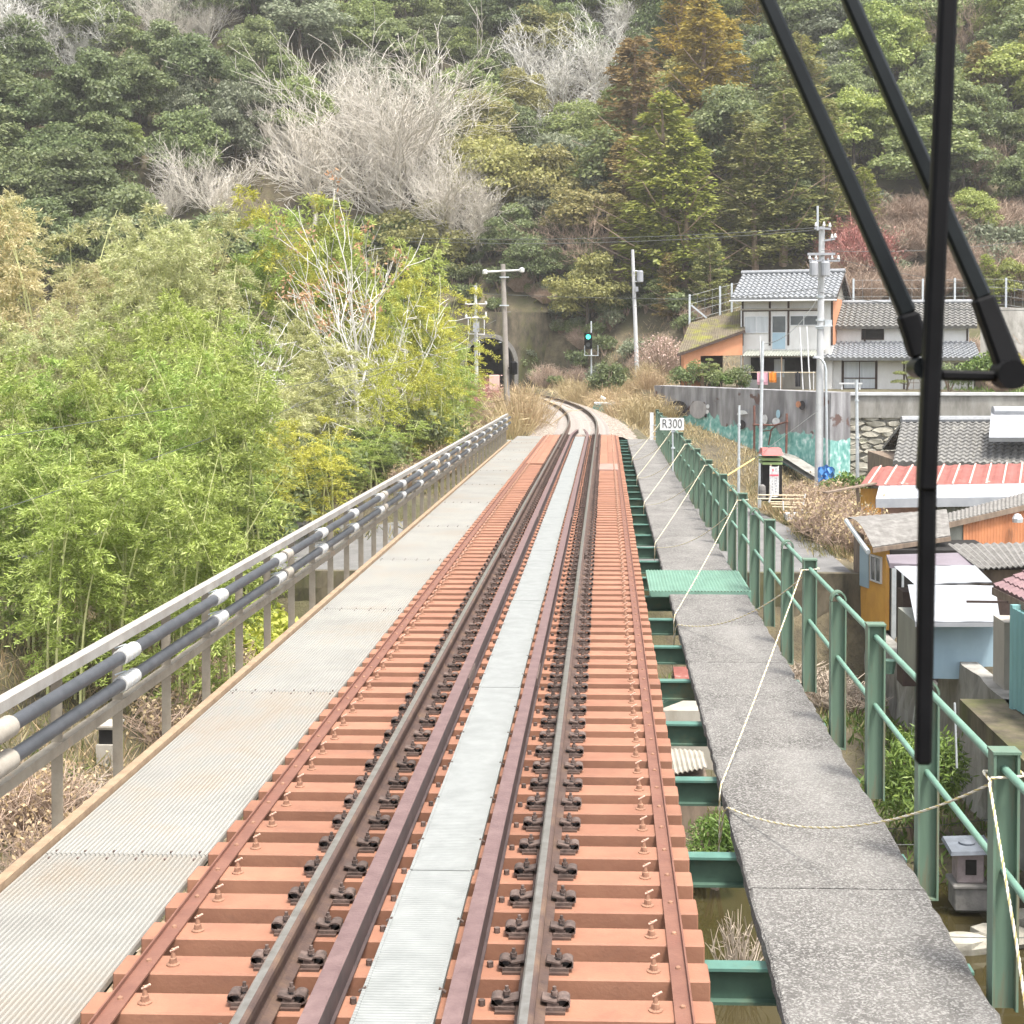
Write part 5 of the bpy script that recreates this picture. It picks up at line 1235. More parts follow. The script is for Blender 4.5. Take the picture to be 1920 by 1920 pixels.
# ------------------------------------------------------------------ vegetation
rs = np.random.RandomState(11)
def nrm(a): return a/np.maximum(np.linalg.norm(a, axis=-1, keepdims=True), 1e-9)
def leafquads(pos, t, nn, l, w):
    b = nrm(np.cross(t, nn)); l = np.asarray(l).reshape(-1, 1); w = np.asarray(w).reshape(-1, 1)
    return np.stack([pos, pos+t*l*.5+b*w*.5, pos+t*l, pos+t*l*.5-b*w*.5], 1)
def quadmesh(name, V, material, parent=None, loc=None, mats=None, mi=None):
    n = len(V); me = bpy.data.meshes.new(name)
    me.vertices.add(n*4); me.vertices.foreach_set('co', V.reshape(-1).astype(np.float32))
    me.loops.add(n*4); me.loops.foreach_set('vertex_index', np.arange(n*4, dtype=np.int32))
    me.polygons.add(n); me.polygons.foreach_set('loop_start', np.arange(0, n*4, 4, dtype=np.int32))
    try: me.polygons.foreach_set('loop_total', np.full(n, 4, dtype=np.int32))
    except Exception: pass
    for m_ in (mats or [material]): me.materials.append(m_)
    if mi is not None: me.polygons.foreach_set('material_index', mi.astype(np.int32))
    me.update(); me.validate()
    return link(name, me, parent, loc)
def rdir(n): return nrm(rs.normal(size=(n, 3)))
LM = {
 'dark': leafmat('leaf_dark_green', [(0.109,0.15,0.057),(0.172,0.219,0.082),(0.255,0.294,0.124)]),
 'mid': leafmat('leaf_mid_green', [(0.142,0.185,0.055),(0.228,0.273,0.087),(0.319,0.35,0.133)]),
 'olive': leafmat('leaf_olive', [(0.205,0.206,0.064),(0.314,0.294,0.097),(0.422,0.381,0.152)]),
 'blue': leafmat('leaf_grey_green', [(0.142,0.175,0.101),(0.217,0.247,0.152),(0.308,0.33,0.216)]),
 'lime': leafmat('leaf_light_green', [(0.182,0.232,0.051),(0.296,0.35,0.083),(0.41,0.443,0.138)]),
 'cedar_y': leafmat('cedar_yellow_green', [(.16,.20,.03),(.28,.32,.055),(.40,.41,.10)], rand=.15),
 'cedar_g': leafmat('cedar_golden', [(.26,.20,.03),(.41,.31,.05),(.52,.42,.11)], rand=.15),
 'cedar_b': leafmat('cedar_brown', [(.22,.16,.055),(.33,.235,.085),(.42,.32,.14)], rand=.15),
 'cedar_o': leafmat('cedar_olive', [(.15,.165,.045),(.235,.24,.07),(.34,.33,.12)], rand=.15),
 'bam_p': leafmat('bamboo_pale', [(.36,.39,.15),(.50,.52,.24),(.62,.61,.36)], tr=.4, rand=.14),
 'bam_g': leafmat('bamboo_green', [(.22,.29,.05),(.34,.43,.095),(.48,.55,.19)], tr=.4, rand=.16),
 'bam_y': leafmat('bamboo_yellow', [(.32,.34,.04),(.47,.47,.07),(.58,.56,.14)], tr=.4, rand=.14),
 'bam_t': leafmat('bamboo_tan', [(.40,.37,.17),(.52,.47,.24),(.62,.56,.33)], tr=.4, rand=.14),
 'orange': leafmat('dead_orange_leaf', [(.50,.27,.13),(.62,.38,.20),(.66,.47,.30)], tr=.3),
 'pinkb': leafmat('pink_blossom', [(.55,.33,.30),(.66,.44,.40),(.72,.55,.5)], tr=.3),
 'dry': leafmat('dry_grass', [(.30,.22,.11),(.45,.34,.19),(.58,.46,.28)], tr=.3, rand=.12),
 'dryg': leafmat('weed_mix', [(.11,.13,.03),(.25,.22,.09),(.38,.31,.16)], tr=.3, rand=.12),
 'weed': leafmat('fresh_weed', [(.08,.14,.025),(.14,.22,.04),(.22,.30,.07)], tr=.3, rand=.15),
 'red': leafmat('red_bud', [(.30,.09,.08),(.42,.15,.13),(.5,.24,.2)], tr=.2),
}
BK = {
 'grey': mat('bark_grey_beige', (.70,.655,.58), (.50,.46,.40), 3, .9, rand=.14),
 'white': mat('bark_white_grey', (.74,.72,.67), (.55,.53,.49), 3, .9, rand=.1),
 'brown': mat('bark_brown', (.42,.32,.245), (.28,.20,.15), 3, .9, rand=.15),
 'pink': mat('twig_red_pink', (.43,.20,.17), (.32,.14,.12), 3, .9, rand=.1),
 'dark': mat('bark_dark', (.13,.105,.08), (.08,.065,.05), 3, .9),
 'culm': mat('bamboo_culm', (.52,.52,.26), (.38,.41,.17), 4, .6),
 'drift': mat('driftwood', (.46,.39,.31), (.31,.25,.2), 4, .9),
}
def trunk_part(root, h, r, lean=(0,0), limbs=5, mkey='dark', z0=.35, seed=0):
    rg = random.Random(seed); m = MB(); P = [Vector((lean[0]*t+.12*math.sin(t*5+seed), lean[1]*t, h*t)) for t in (0,.2,.4,.6,.8,1)]
    P[0].z = -.5
    m.tube(P, [r*1.25, r, r*.8, r*.6, r*.4, r*.15], 8)
    for i in range(limbs):
        t = z0+(.9-z0)*i/limbs; b = Vector((lean[0]*t, lean[1]*t, h*t)); a = rg.random()*6.28; L = h*.28*(1.1-t)
        m.tube([b, b+Vector((math.cos(a)*L*.5, math.sin(a)*L*.5, L*.3)), b+Vector((math.cos(a)*L, math.sin(a)*L, L*.7))], [r*.35, r*.25, r*.08], 5)
    return m.build('trunk', BK[mkey], root, local=True)
def evergreen(name, key, seed, h=9, rx=3.3, ncl=50, nl=190, leaf=.34, flat=.62, base=.30, mix=None):
    """rounded broadleaf crown of overlapping leaf clumps"""
    rs.seed(seed); root = thing(name, None, 'tree')
    cz = h*(base+(1-base)*.47); rz = h*(1-base)*.53
    d = rdir(ncl*3); d = d[d[:,2] > -.55][:ncl]; rr = (.50+.5*rs.rand(len(d), 1)**.6)
    Cc = d*rr*np.array([rx, rx, rz]); Cc[:,2] += cz
    Vs = []
    for i, c in enumerate(Cc):
        cr = rx*rs.uniform(.26, .46); k = int(nl*(cr/(rx*.36))**2); dd = rdir(k); dd[:,2] = np.abs(dd[:,2])*1.0-.25
        dd = nrm(dd); pos = c+dd*np.array([cr, cr, cr*flat])*(.72+.36*rs.rand(k, 1))
        nn = nrm(dd*.7+np.array([0,0,.45])+.55*rs.normal(size=(k,3))); t = nrm(np.cross(nn, rs.normal(size=(k,3))))
        s = leaf*rs.uniform(.6, 1.25, k); Vs.append(leafquads(pos, t, nn, s, s*.62))
    quadmesh('crown', np.concatenate(Vs), LM[key], root)
    trunk_part(root, h*.85, h*.022, seed=seed); return root
def cedar(name, key, seed, h=20, rad=3.3, nb=150, leaf=.46):
    """tall conifer: whorls of drooping sprays"""
    rs.seed(seed); root = thing(name, None, 'tree'); Vs = []
    for i in range(nb):
        t = .10+.90*(i+rs.rand())/nb; L = rad*(1-t)**.45*rs.uniform(.5, 1.15)+.2; a = rs.rand()*6.283; ax = np.array([math.cos(a), math.sin(a), 0]); z = h*t
        n = int(26+46*L/rad)
        s = rs.rand(n)**.7; pos = np.outer(s*L, ax)+np.array([0,0,z]); pos[:,2] += -.10*L*s+ .22*L*s*s-.1
        side = np.array([-ax[1], ax[0], 0]); pos += side*(rs.normal(size=(n,1))*(.16+.17*L*(1-.4*s[:,None]))); pos[:,2] += rs.normal(size=n)*.16-.16*np.abs(rs.normal(size=n))
        tt = nrm(ax*.9+side*rs.normal(size=(n,1))*.7+np.array([0,0,-.25])+.35*rs.normal(size=(n,3))); nn = nrm(np.array([0,0,1.])+.6*rs.normal(size=(n,3))+ax*.35)
        l = leaf*rs.uniform(.6, 1.3, n); Vs.append(leafquads(pos, tt, nn, l, l*.42))
    quadmesh('crown', np.concatenate(Vs), LM[key], root)
    trunk_part(root, h*.97, h*.013, limbs=14, z0=.08, seed=seed, mkey='brown'); return root
def bare(name, bark, seed, h=13, spread=.62, depth=5, twig=.02, kids=4, leafkey=None, nleaf=0, r0=None, leafsize=.3, stems_=6, first=.2, up=.10):
    """leafless tree: recursive limbs down to fine twigs"""
    rg = random.Random(seed); root = thing(name, None, 'tree'); mt, mb_ = MB(), MB(); tips = []
    def grow(p, d, L, r, k):
        n = 3 if k < 3 else 2; P = [p]; q = p; dd = d
        for i in range(n):
            dd = (dd+Vector((rg.uniform(-1,1), rg.uniform(-1,1), rg.uniform(-.6,.9)))*(.10+.05*k)).normalized(); q = q+dd*(L/n); P.append(q)
        r1 = max(twig*.55, r*.55); rad = [r+(r1-r)*i/n for i in range(n+1)]
        (mt if k < 2 else mb_).tube(P, rad, 7 if k == 0 else (5 if k < 3 else 3), cap=False)
        if k >= depth: tips.append((P[-1], dd)); return
        nk = stems_ if k == 0 else kids-(1 if k >= 2 and kids > 3 else 0)
        for i in range(nk):
            f = (i+.6+rg.uniform(-.3,.3))/nk if k > 0 else rg.uniform(.5, 1); f = min(max(f, .15), 1); j = min(int(f*n), n-1); b = P[j].lerp(P[j+1], f*n-j)
            a = rg.random()*6.283; u = dd.cross(Vector((math.cos(a), math.sin(a), .3))).normalized(); sp = spread*rg.uniform(.6, 1.25)
            nd = (dd*math.cos(sp)+u*math.sin(sp)+Vector((0,0,up))).normalized()
            grow(b, nd, (h*rg.uniform(.24,.34) if k == 0 else L*rg.uniform(.55, .82)), max(twig*.7, r1*rg.uniform(.6,.85)), k+1)
        grow(P[-1], (dd+Vector((rg.uniform(-.5,.5)*(up < 0), 0, up))).normalized(), L*.75, r1, k+1)
    grow(Vector((0,0,-.3)), Vector((rg.uniform(-.1,.1), rg.uniform(-.1,.1), 1)).normalized(), h*first, r0 or h*.016, 0)
    zt = max(p.z for p, d in tips); s = h/zt
    for m in (mt, mb_): m.v = [(x*s, y*s, z*s) for x, y, z in m.v]
    mt.build('trunk', BK[bark], root, local=True); mb_.build('branches', BK[bark], root, local=True)
    if leafkey:
        rs.seed(seed); idx = rs.randint(0, len(tips), nleaf); tp = np.array([list(p) for p, d in tips])*s; keep = tp[:,2] > h*.45; tp = tp[keep]
        cl = tp[rs.randint(0, len(tp), max(6, nleaf//14))]; c = cl[rs.randint(0, len(cl), nleaf)]; pos = c+rs.normal(size=(nleaf,3))*leafsize*.9
        nn = rdir(nleaf); t = nrm(np.cross(nn, rs.normal(size=(nleaf,3)))); quadmesh('leaves', leafquads(pos, t, nn, leafsize*rs.uniform(.6,1.3,nleaf), leafsize*.55*np.ones(nleaf)), LM[leafkey], root)
    return root
def bamboo(name, key, seed, h=12, nleaf=9000, l=.24, w=.05, culms=4, spread=1.3, base=.12, tip=.75):
    """a few arching culms with feathery drooping foliage"""
    rs.seed(seed); root = thing(name, None, 'bamboo'); m = MB(); Vs = []
    for c in range(culms):
        b = rs.normal(size=2)*spread*.45; a = rs.rand()*6.283; bend = h*rs.uniform(.08, .26); hh = h*rs.uniform(.84, 1.0)
        f = lambda t: np.stack([b[0]+bend*t**2.4*math.cos(a), b[1]+bend*t**2.4*math.sin(a), hh*t*(1-.05*t**3)], -1)
        ts = np.linspace(0, 1, 9); P = f(ts); P[0,2] = -.4; m.tube([Vector(p) for p in P], [.05*(1-t*.9)+.006 for t in ts], 5, cap=False)
        n = nleaf//culms; nb = 34; tb = base+(1-base)*rs.rand(nb)**.85; bl = (.25+1.05*np.sin(np.pi*np.clip((tb-base)/(1-base)*.86+.12, 0, 1)))*tip*rs.uniform(.6,1.3,nb)
        ba = rs.rand(nb)*6.283; bi = rs.randint(0, nb, n); s = .25+.75*rs.rand(n)**.7
        ax = np.stack([np.cos(ba), np.sin(ba), .35*np.ones(nb)], -1)
        pos = f(tb[bi])+ax[bi]*(bl[bi]*s)[:,None]*1.5; pos[:,2] -= .85*bl[bi]*s**2; pos += rs.normal(size=(n,3))*.085
        t = nrm(ax[bi]*.8+rs.normal(size=(n,3))*.7+np.array([0,0,-.45])); nn = nrm(np.array([0,0,1.])+.8*rs.normal(size=(n,3)))
        k = rs.uniform(.6,1.3,n); Vs.append(leafquads(pos, t, nn, l*k, w*k))
    m.build('culms', BK['culm'], root, local=True); quadmesh('foliage', np.concatenate(Vs), LM[key], root); return root
def shrub(name, key, seed, r=1.0, h=1.3, n=1500, l=.16, w=.09, cat='shrub', stems=6, bark='brown', up=.3):
    rs.seed(seed); root = thing(name, None, cat); ncl = 14; d = rdir(ncl*2); d = d[d[:,2] > -.25][:ncl]; c = d*np.array([r,r,h*.5])*(.45+.4*rs.rand(len(d),1))+np.array([0,0,h*.48]); ci = rs.randint(0, len(c), n)
    dd = rdir(n); pos = c[ci]+dd*np.array([r,r,h*.55])*.36*(.6+.5*rs.rand(n,1)); pos[:,2] = np.maximum(pos[:,2], .02)
    nn = nrm(dd*.5+np.array([0,0,up])+.6*rs.normal(size=(n,3))); t = nrm(np.cross(nn, rs.normal(size=(n,3)))); k = rs.uniform(.6,1.3,n)
    quadmesh('foliage', leafquads(pos, t, nn, l*k, w*k), LM[key], root)
    m = MB(); rg = random.Random(seed)
    for i in range(stems):
        a = rg.random()*6.28; m.tube([Vector((0,0,-.2)), Vector((math.cos(a)*r*.3, math.sin(a)*r*.3, h*.45)), Vector((math.cos(a)*r*.6, math.sin(a)*r*.6, h*.8))], [.03*h, .02*h, .006], 4)
    m.build('stems', BK[bark], root, local=True); return root
def twigbush(name, bark, seed, r=1.4, h=1.8, n=170, twig=.018, leafkey=None, nleaf=0, ls=.1, cat='bush'):
    rg = random.Random(seed); root = thing(name, None, cat); m = MB(); tips = []
    for i in range(n):
        a = rg.random()*6.283; q = rg.random()**.5; tip = Vector((math.cos(a)*r*q, math.sin(a)*r*q, h*(1-.45*q*q)*rg.uniform(.6,1.05))); b = Vector((math.cos(a)*r*.25*q, math.sin(a)*r*.25*q, -.1))
        mid = b.lerp(tip, .55)+Vector((rg.uniform(-.1,.1)*r, rg.uniform(-.1,.1)*r, h*.08)); m.tube([b, mid, tip], [twig*1.5, twig, twig*.5], 3, cap=False)
        for k in range(3):
            f = rg.uniform(.3,1); p = b.lerp(mid, f) if k == 0 else mid.lerp(tip, f); e = p+Vector((rg.uniform(-.35,.35)*r, rg.uniform(-.35,.35)*r, rg.uniform(.02,.3)*h)); m.tube([p, e], [twig*.7, twig*.35], 3, cap=False); tips.append(e)
    m.build('twigs', BK[bark], root, local=True)
    if leafkey:
        rs.seed(seed); T = np.array([list(t) for t in tips]); c = T[rs.randint(0, len(T), nleaf)]+rs.normal(size=(nleaf,3))*.06; nn = rdir(nleaf); t = nrm(np.cross(nn, rs.normal(size=(nleaf,3)))); quadmesh('leaves', leafquads(c, t, nn, ls*rs.uniform(.6,1.3,nleaf), ls*.6*np.ones(nleaf)), LM[leafkey], root)
    return root
def reeds(name, key, seed, r=.7, h=1.8, n=420, w=.03):
    rs.seed(seed); root = thing(name, None, 'reeds'); b = rs.normal(size=(n,3))*r*.45; b[:,2] = 0; d = nrm(b*.6/r+rs.normal(size=(n,3))*.22+np.array([0,0,1.])); L = h*rs.uniform(.4,1.05,n); nn = rdir(n)
    t = nrm(d); V = [leafquads(b, t, nn, L, w*np.ones(n))]
    k = n//2; e = b[:k]+t[:k]*L[:k,None]*.8; dn = nrm(d[:k]+rs.normal(size=(k,3))*.9+np.array([0,0,-.5])); V.append(leafquads(e, dn, rdir(k), L[:k]*.35, w*1.3*np.ones(k)))
    quadmesh('blades', np.concatenate(V), LM[key], root); return root
# prototypes
EV = {}
for i, (k, s) in enumerate((('dark',1),('mid',2),('olive',3),('blue',4),('lime',5),('dark',6),('mid',7),('olive',8))):
    EV.setdefault(k, []).append(evergreen('evergreen_tree', k, 20+s, h=9, rx=3.2+.25*(i % 3), base=.16 if i % 2 else .24))
CE = {k: cedar('cedar_tree', 'cedar_'+k, 40+i, rad=(3.6,3.3,3.2,3.7)[i]) for i, k in enumerate('ygbo')}
BA = {'grey': [bare('bare_tree', 'grey', 60, spread=.62), bare('bare_tree', 'grey', 61, spread=.72), bare('bare_tree', 'grey', 65, spread=.55)], 'white': [bare('bare_tree', 'white', 62, spread=.85, twig=.024, kids=3), bare('bare_tree', 'white', 66, spread=.7, twig=.024, kids=3)], 'brown': [bare('bare_tree', 'brown', 63, spread=.7, kids=3)]}
def on_slope(px, py):
    y = 96.0
    while y < 240:
        p = at(px, py, y)
        if p.z <= hz(p.x, y): return Vector((p.x, y, hz(p.x, y)))
        y += .5
    return None
def region(px, py):
    a = ('over the bamboo at the far left' if px < 300 else 'above the bamboo grove' if px < 620 else 'left of the tunnel' if px < 860 else 'above the tunnel mouth' if px < 1080 else 'above the signal' if px < 1260 else 'behind the orange barn' if px < 1420 else 'behind the white house' if px < 1640 else 'behind the tiled house')
    return a
def tier(py): return 'high on the slope' if py < 130 else 'on the upper slope' if py < 260 else 'on the mid slope' if py < 400 else 'at the slope foot'
NM = {'dark': 'dark green evergreen', 'mid': 'mid green evergreen', 'olive': 'olive green evergreen', 'blue': 'grey green evergreen', 'lime': 'light green broadleaf tree', 'y': 'tall yellow green cedar', 'g': 'golden tinged cedar', 'b': 'rusty brown cedar', 'o': 'olive brown cedar', 'grey': 'leafless beige grey tree', 'white': 'leafless whitish tree', 'brown': 'leafless brown tree'}
occ = []
def put(fam, key, px, pyb, hpx, lab=None, v=None, wide=1.0):
    p = on_slope(px, pyb)
    if p is None: return
    D = p.y; h = hpx*D/FPX; L = fam[key]; L = L if isinstance(L, list) else [L]
    pr = L[(len(occ) if v is None else v) % len(L)]; h0 = {id(EV): 9, id(CE): 20, id(BA): 13}[id(fam)]; s = h/h0
    q = lab or '%s %s, %s' % (NM[key], tier(pyb-hpx*.6), region(px, pyb))
    g = {id(EV): 'evergreen trees of the hillside', id(CE): 'cedars of the hillside', id(BA): 'leafless trees of the hillside'}[id(fam)]
    place(pr, p-Vector((0,0,.2)), rs2.random()*6.283, (s*wide, s*wide, s), q, g); occ.append((px, pyb-hpx*.5, hpx, fam is BA, p.y))
rs2 = random.Random(77)
for (px, pyb, hpx, v, wd) in ((700,400,330,1,1.3),(745,485,460,0,1.4),(590,440,320,1,1.25),(850,480,300,2,1.3),(520,340,200,1,1.2),(400,435,180,0,1.4),(320,440,140,2,1.3),(900,500,200,1,1.2),(660,310,240,2,1.2),(310,120,160,0,1.2),(390,110,150,2,1.2)):
    put(BA, 'grey', px, pyb, hpx, None if hpx != 460 else 'broad leafless beige tree, largest of its kind, left above the tunnel', v, wd)
for (px, pyb, hpx, v) in ((60,165,210,0),(150,170,180,1),(-10,150,190,1),(1050,240,210,0),(1120,210,200,1),(1165,100,140,0),(985,190,160,1),(1010,310,130,0),(1390,200,130,1)):
    put(BA, 'white', px, pyb, hpx, None, v, 1.4)
for (px, pyb, hpx) in ((1370,335,150),(1385,270,120),(1840,370,130),(1795,135,150),(1290,470,110),(1120,560,190),(1010,520,120)):
    put(BA, 'brown', px, pyb, hpx, None, 0, 1.2)
CW = 1.6
for (k, px, pyb, hpx) in (('y',1243,560,385),('y',1285,545,300),('y',1215,540,220),('g',1318,330,330),('g',1355,290,260),('g',1275,190,230),('b',1190,420,350),('b',1170,500,240),('b',1255,600,130),('o',1470,500,330),('o',1415,520,280),('o',1540,470,280),('o',1395,440,230),('o',1500,330,260),('y',1620,470,150),('b',1838,270,190),('o',1830,330,150),('b',1110,600,120),('y',1850,600,120),('o',1330,590,150),('g',1420,140,180)):
    put(CE, k, px, pyb, hpx, None, None, CW)
for (k, px, pyb, hpx) in (('lime',1640,220,200),('lime',1690,330,170),('lime',1600,350,170),('lime',1690,170,150),('lime',1490,110,150),('blue',1560,150,150),('lime',1825,470,110),('lime',1895,590,100),('lime',230,320,100),('mid',1130,80,120),('blue',1100,420,160),('blue',1040,420,170),('blue',1010,480,140),('dark',970,330,140),('blue',1120,480,150),('dark',1060,520,140),('dark',960,520,130),('dark',1000,560,120),('dark',1100,560,110),('mid',1240,600,80),('dark',1330,560,90)):
    put(EV, k, px, pyb, hpx)
# fill of evergreens over the rest of the slope
cnt = 0
yy = 100.0
while yy < 212:
    xx = -78+rs2.random()*5
    while xx < 62:
        x = xx+rs2.uniform(-1.6,1.6); y = yy+rs2.uniform(-1.6,1.6); z = hz(x, y); px, pyb = proj((x, y, z)); h = rs2.uniform(6.2, 9.6)*(1.0+.0015*(y-110)); hp = h*FPX/y
        xx += rs2.uniform(4.2, 5.6)
        if z < 4.0 or pyb-hp > 700 or pyb < -30 or px < -90 or px > 2010: continue
        if -17 < x < -2 and y < 135: continue
        if x > 8 and z < 7: continue
        if px > 1545 and pyb > 425 and rs2.random() < .85: continue
        skip = False
        for (ox, oy, oh, ob_, oD) in occ:
            if y > oD+1.5: continue
            f = (.36, .48) if ob_ and oh > 120 else (.22, .40)
            if abs(px-ox) < oh*f[0] and abs(pyb-hp*.5-oy) < oh*f[1]: skip = True; break
        if skip and rs2.random() < (.88 if ob_ else .6): continue
        n = float(noise2(np.array(x), np.array(y), .05))+rs2.uniform(-.5,.5)
        k = 'dark' if (px < 330 and pyb > 220) else ('blue' if n < -.5 else 'olive' if n > .55 else ('mid' if n > .05 else 'dark'))
        if px > 1500 and rs2.random() < .4: k = rs2.choice(['lime','mid','olive'])
        put_h = hp; D = y; L = EV[k]; pr = L[rs2.randint(0, 9) % len(L)]; s = h/9
        place(pr, (x, y, z-.3), rs2.random()*6.283, (s*rs2.uniform(.75,1.4), s*rs2.uniform(.75,1.4), s*rs2.uniform(.8,1.15)), '%s %s, %s' % (NM[k], tier(pyb-hp*.6), region(px, pyb)), 'evergreen trees of the hillside'); cnt += 1
    yy += 4.7
print('evergreens', cnt)
# bushes filling the slope floor
SB = {'twig': twigbush('slope_bush', 'brown', 90, 1.9, 2.3, 200, .02), 'pink': twigbush('red_twig_bush', 'pink', 91, 1.8, 2.6, 260, .02, 'red', 700, .12), 'green': shrub('slope_shrub', 'blue', 92, 1.7, 2.2, 1500, .26, .15), 'dgreen': shrub('slope_shrub', 'dark', 94, 1.7, 2.2, 1500, .26, .15), 'blossom': twigbush('blossom_tree', 'brown', 93, 1.5, 2.4, 150, .02, 'pinkb', 500, .13)}
rs2.seed(5)
for i in range(64):
    x = rs2.uniform(13, 40); y = rs2.uniform(94, 118); z = hz(x, y); px, py = proj((x, y, z))
    if px > 1990 or z < .8: continue
    if px < 1560: continue
    k = 'twig' if rs2.random() < .82 else 'green'
    place(SB[k], (x, y, z), rs2.random()*6, rs2.uniform(.8,1.35), ('brown leafless bush' if k == 'twig' else 'grey green shrub')+(' on the slope behind the tiled house' if px > 1640 else ' on the slope behind the white house'), 'bushes on the slope behind the houses')
for (px, py, D, s) in ((1600,525,98,1.5),(1622,540,97,1.4),(1580,530,99,1.2),(1640,520,97,1.1)):
    p = on_slope(px, py); place(SB['pink'], p, px, s*p.y/105, 'bush with reddish pink twigs beside the top of the tall pale pole', 'reddish bushes by the tall pole')
for i in range(90):
    px = rs2.uniform(1565, 1930); py = rs2.uniform(425, 575); p = on_slope(px, py)
    if p is None or p.z < 2: continue
    k = 'twig' if rs2.random() < .8 else 'green'
    place(SB[k], p, rs2.random()*6, rs2.uniform(.9,1.5), ('brown leafless bush' if k == 'twig' else 'grey green shrub')+' high above the roof of the tiled house', 'bushes on the slope behind the houses')
for (px, py, D, s) in ((1240,625,112,1.3),(1252,615,114,1.0)):
    p = at(px, py, D); place(SB['blossom'], (p.x, D, hz(p.x, D)), px, s, 'small pale pink blossoming tree left of the orange barn', 'pink blossoming trees left of the barn')
for i in range(170):      # dark undergrowth round the tunnel and cutting
    x = rs2.uniform(-20, 9); y = rs2.uniform(121, 143); z = hz(x, y)
    if abs(x-xc(y)) < 3.2 and y < 131.5: continue
    if z < 1.2 and x < 0: continue
    k = rs2.choice(['dgreen','twig','dgreen','green']); place(SB[k], (x, y, z), rs2.random()*6, rs2.uniform(.6,1.05), ('dark shrub' if k == 'dgreen' else 'grey green shrub' if k == 'green' else 'leafless brown bush')+' clinging to the slope around the tunnel mouth', 'undergrowth around the tunnel')
# ---- bamboo grove on the left bank
BM = {'p': [bamboo('bamboo_clump', 'bam_p', 101), bamboo('bamboo_clump', 'bam_p', 102, culms=2, spread=.5, tip=1.0, base=.2)], 'g': [bamboo('bamboo_clump', 'bam_g', 103, tip=.85), bamboo('bamboo_clump', 'bam_g', 104, tip=.9)], 'y': [bamboo('bamboo_clump', 'bam_y', 105, tip=.85)], 't': [bamboo('bamboo_clump', 'bam_t', 106)]}
NB = {'p': 'pale green bamboo', 'g': 'fresh green bamboo', 'y': 'yellow leaved bamboo', 't': 'tan tinged bamboo'}
def bam(k, px, D, top, i, lab):
    p = at(px, 700, D); z = hz(p.x, D); h = 2.78+(672-top)*D/FPX-z
    s = h/11.4
    place(BM[k][i % len(BM[k])], (p.x, D, z), i*2.4, (max(s, .6)*1.12, max(s, .6)*1.12, s), lab, 'bamboo of the grove on the left bank')
i = 0
rs2.seed(9)
for px in range(-40, 460, 34):
    t = 385 if px < 330 else 385+(px-330)*1.3
    k = rs2.choice('ppttp' if px < 250 else 'ppp'); D = rs2.uniform(56, 64)
    bam(k, px+rs2.uniform(-10,10), D, t+rs2.uniform(-45,110), i, NB[k]+' in the tall back row of the left grove'); i += 1
bam('p', 300, 57, 372, 0, 'tallest pale bamboo plume rising above the left grove'); bam('p', 325, 57, 420, 1, 'pale bamboo plume beside the tallest one')
for px in range(-30, 480, 40):
    D = rs2.uniform(46, 54); k = rs2.choice('ppgtg' if px < 300 else 'gpg'); bam(k, px+rs2.uniform(-12,12), D, rs2.uniform(520, 600), i, NB[k]+' in the middle row of the left grove'); i += 1
for px in range(-30, 460, 44):
    D = rs2.uniform(38, 44); k = rs2.choice('gggpg'); bam(k, px+rs2.uniform(-12,12), D, rs2.uniform(630, 720), i, NB[k]+' in the front row of the left grove'); i += 1
for px in range(-40, 420, 36):
    D = rs2.uniform(32, 38); k = 'g'; bam(k, px+rs2.uniform(-12,12), D, rs2.uniform(770, 900), i, NB[k]+', low growth at the foot of the grove'); i += 1
for (k, px, D, top, lab) in (('y',560,70,322,'bright yellow green bamboo tip standing highest beside the orange leaved tree'),('g',585,70,400,'green bamboo just behind the orange leaved tree'),('g',640,72,345,'narrow dark green bamboo tip right of the bright tip'),('g',470,68,390,'green bamboo at the left edge of the orange leaved tree'),('g',520,68,430,'green bamboo below the bright yellow tip'),('p',540,62,560,'soft grey green bamboo plume in front of the mixed thicket'),('p',585,60,640,'lower soft green bamboo plume of the thicket'),('g',700,72,430,'green bamboo behind the white branched tree'),('y',790,76,470,'yellow bamboo at the right edge of the thicket'),('g',760,76,440,'green bamboo near the right top of the thicket'),('y',830,78,520,'yellow green bamboo leaning toward the pole'),('y',680,70,490,'golden bamboo spray in the middle of the thicket'),('g',835,80,560,'green bamboo at the far right of the thicket'),('y',810,72,640,'yellow bamboo low by the railway bank'),('g',860,76,680,'low green bamboo beside the railway bank'),('p',480,52,690,'soft bamboo plume in front of the dark hollow'),('p',560,56,700,'soft bamboo beside the dark hollow'),('g',690,58,800,'dense green bamboo beside the deck fence'),('g',650,54,820,'green bamboo arching over the deck fence'),('g',740,62,790,'green bamboo nearest the far end of the deck'),('y',500,47,770,'yellow leaved bamboo spray low over the fence'),('y',590,50,770,'bright yellow bamboo spray low over the fence'),('g',430,44,800,'fresh bamboo beside the yellow sprays'),('y',850,82,640,'yellow bamboo nearest the tunnel pole'),('p',640,60,600,'pale bamboo in front of the white branched tree'),('y',720,62,640,'yellow bamboo spray below the white branches'),('y',790,66,600,'golden bamboo right of the white branches'),('g',820,68,640,'green bamboo right of the white branched tree, low')):
    bam(k, px, D, top, i, lab); i += 1
p = at(745, 800, 67); z = hz(p.x, 67); t = bare('white_branched_tree', 'white', 71, h=10, spread=1.0, twig=.022, depth=4, kids=3, r0=.14, first=.3, stems_=5, up=-.04); place(t, (p.x, 67, z), .5, (.62,.7,(2.78+(672-505)*67/FPX-z)/10), 'spreading white branched leafless tree in front of the thicket', None)
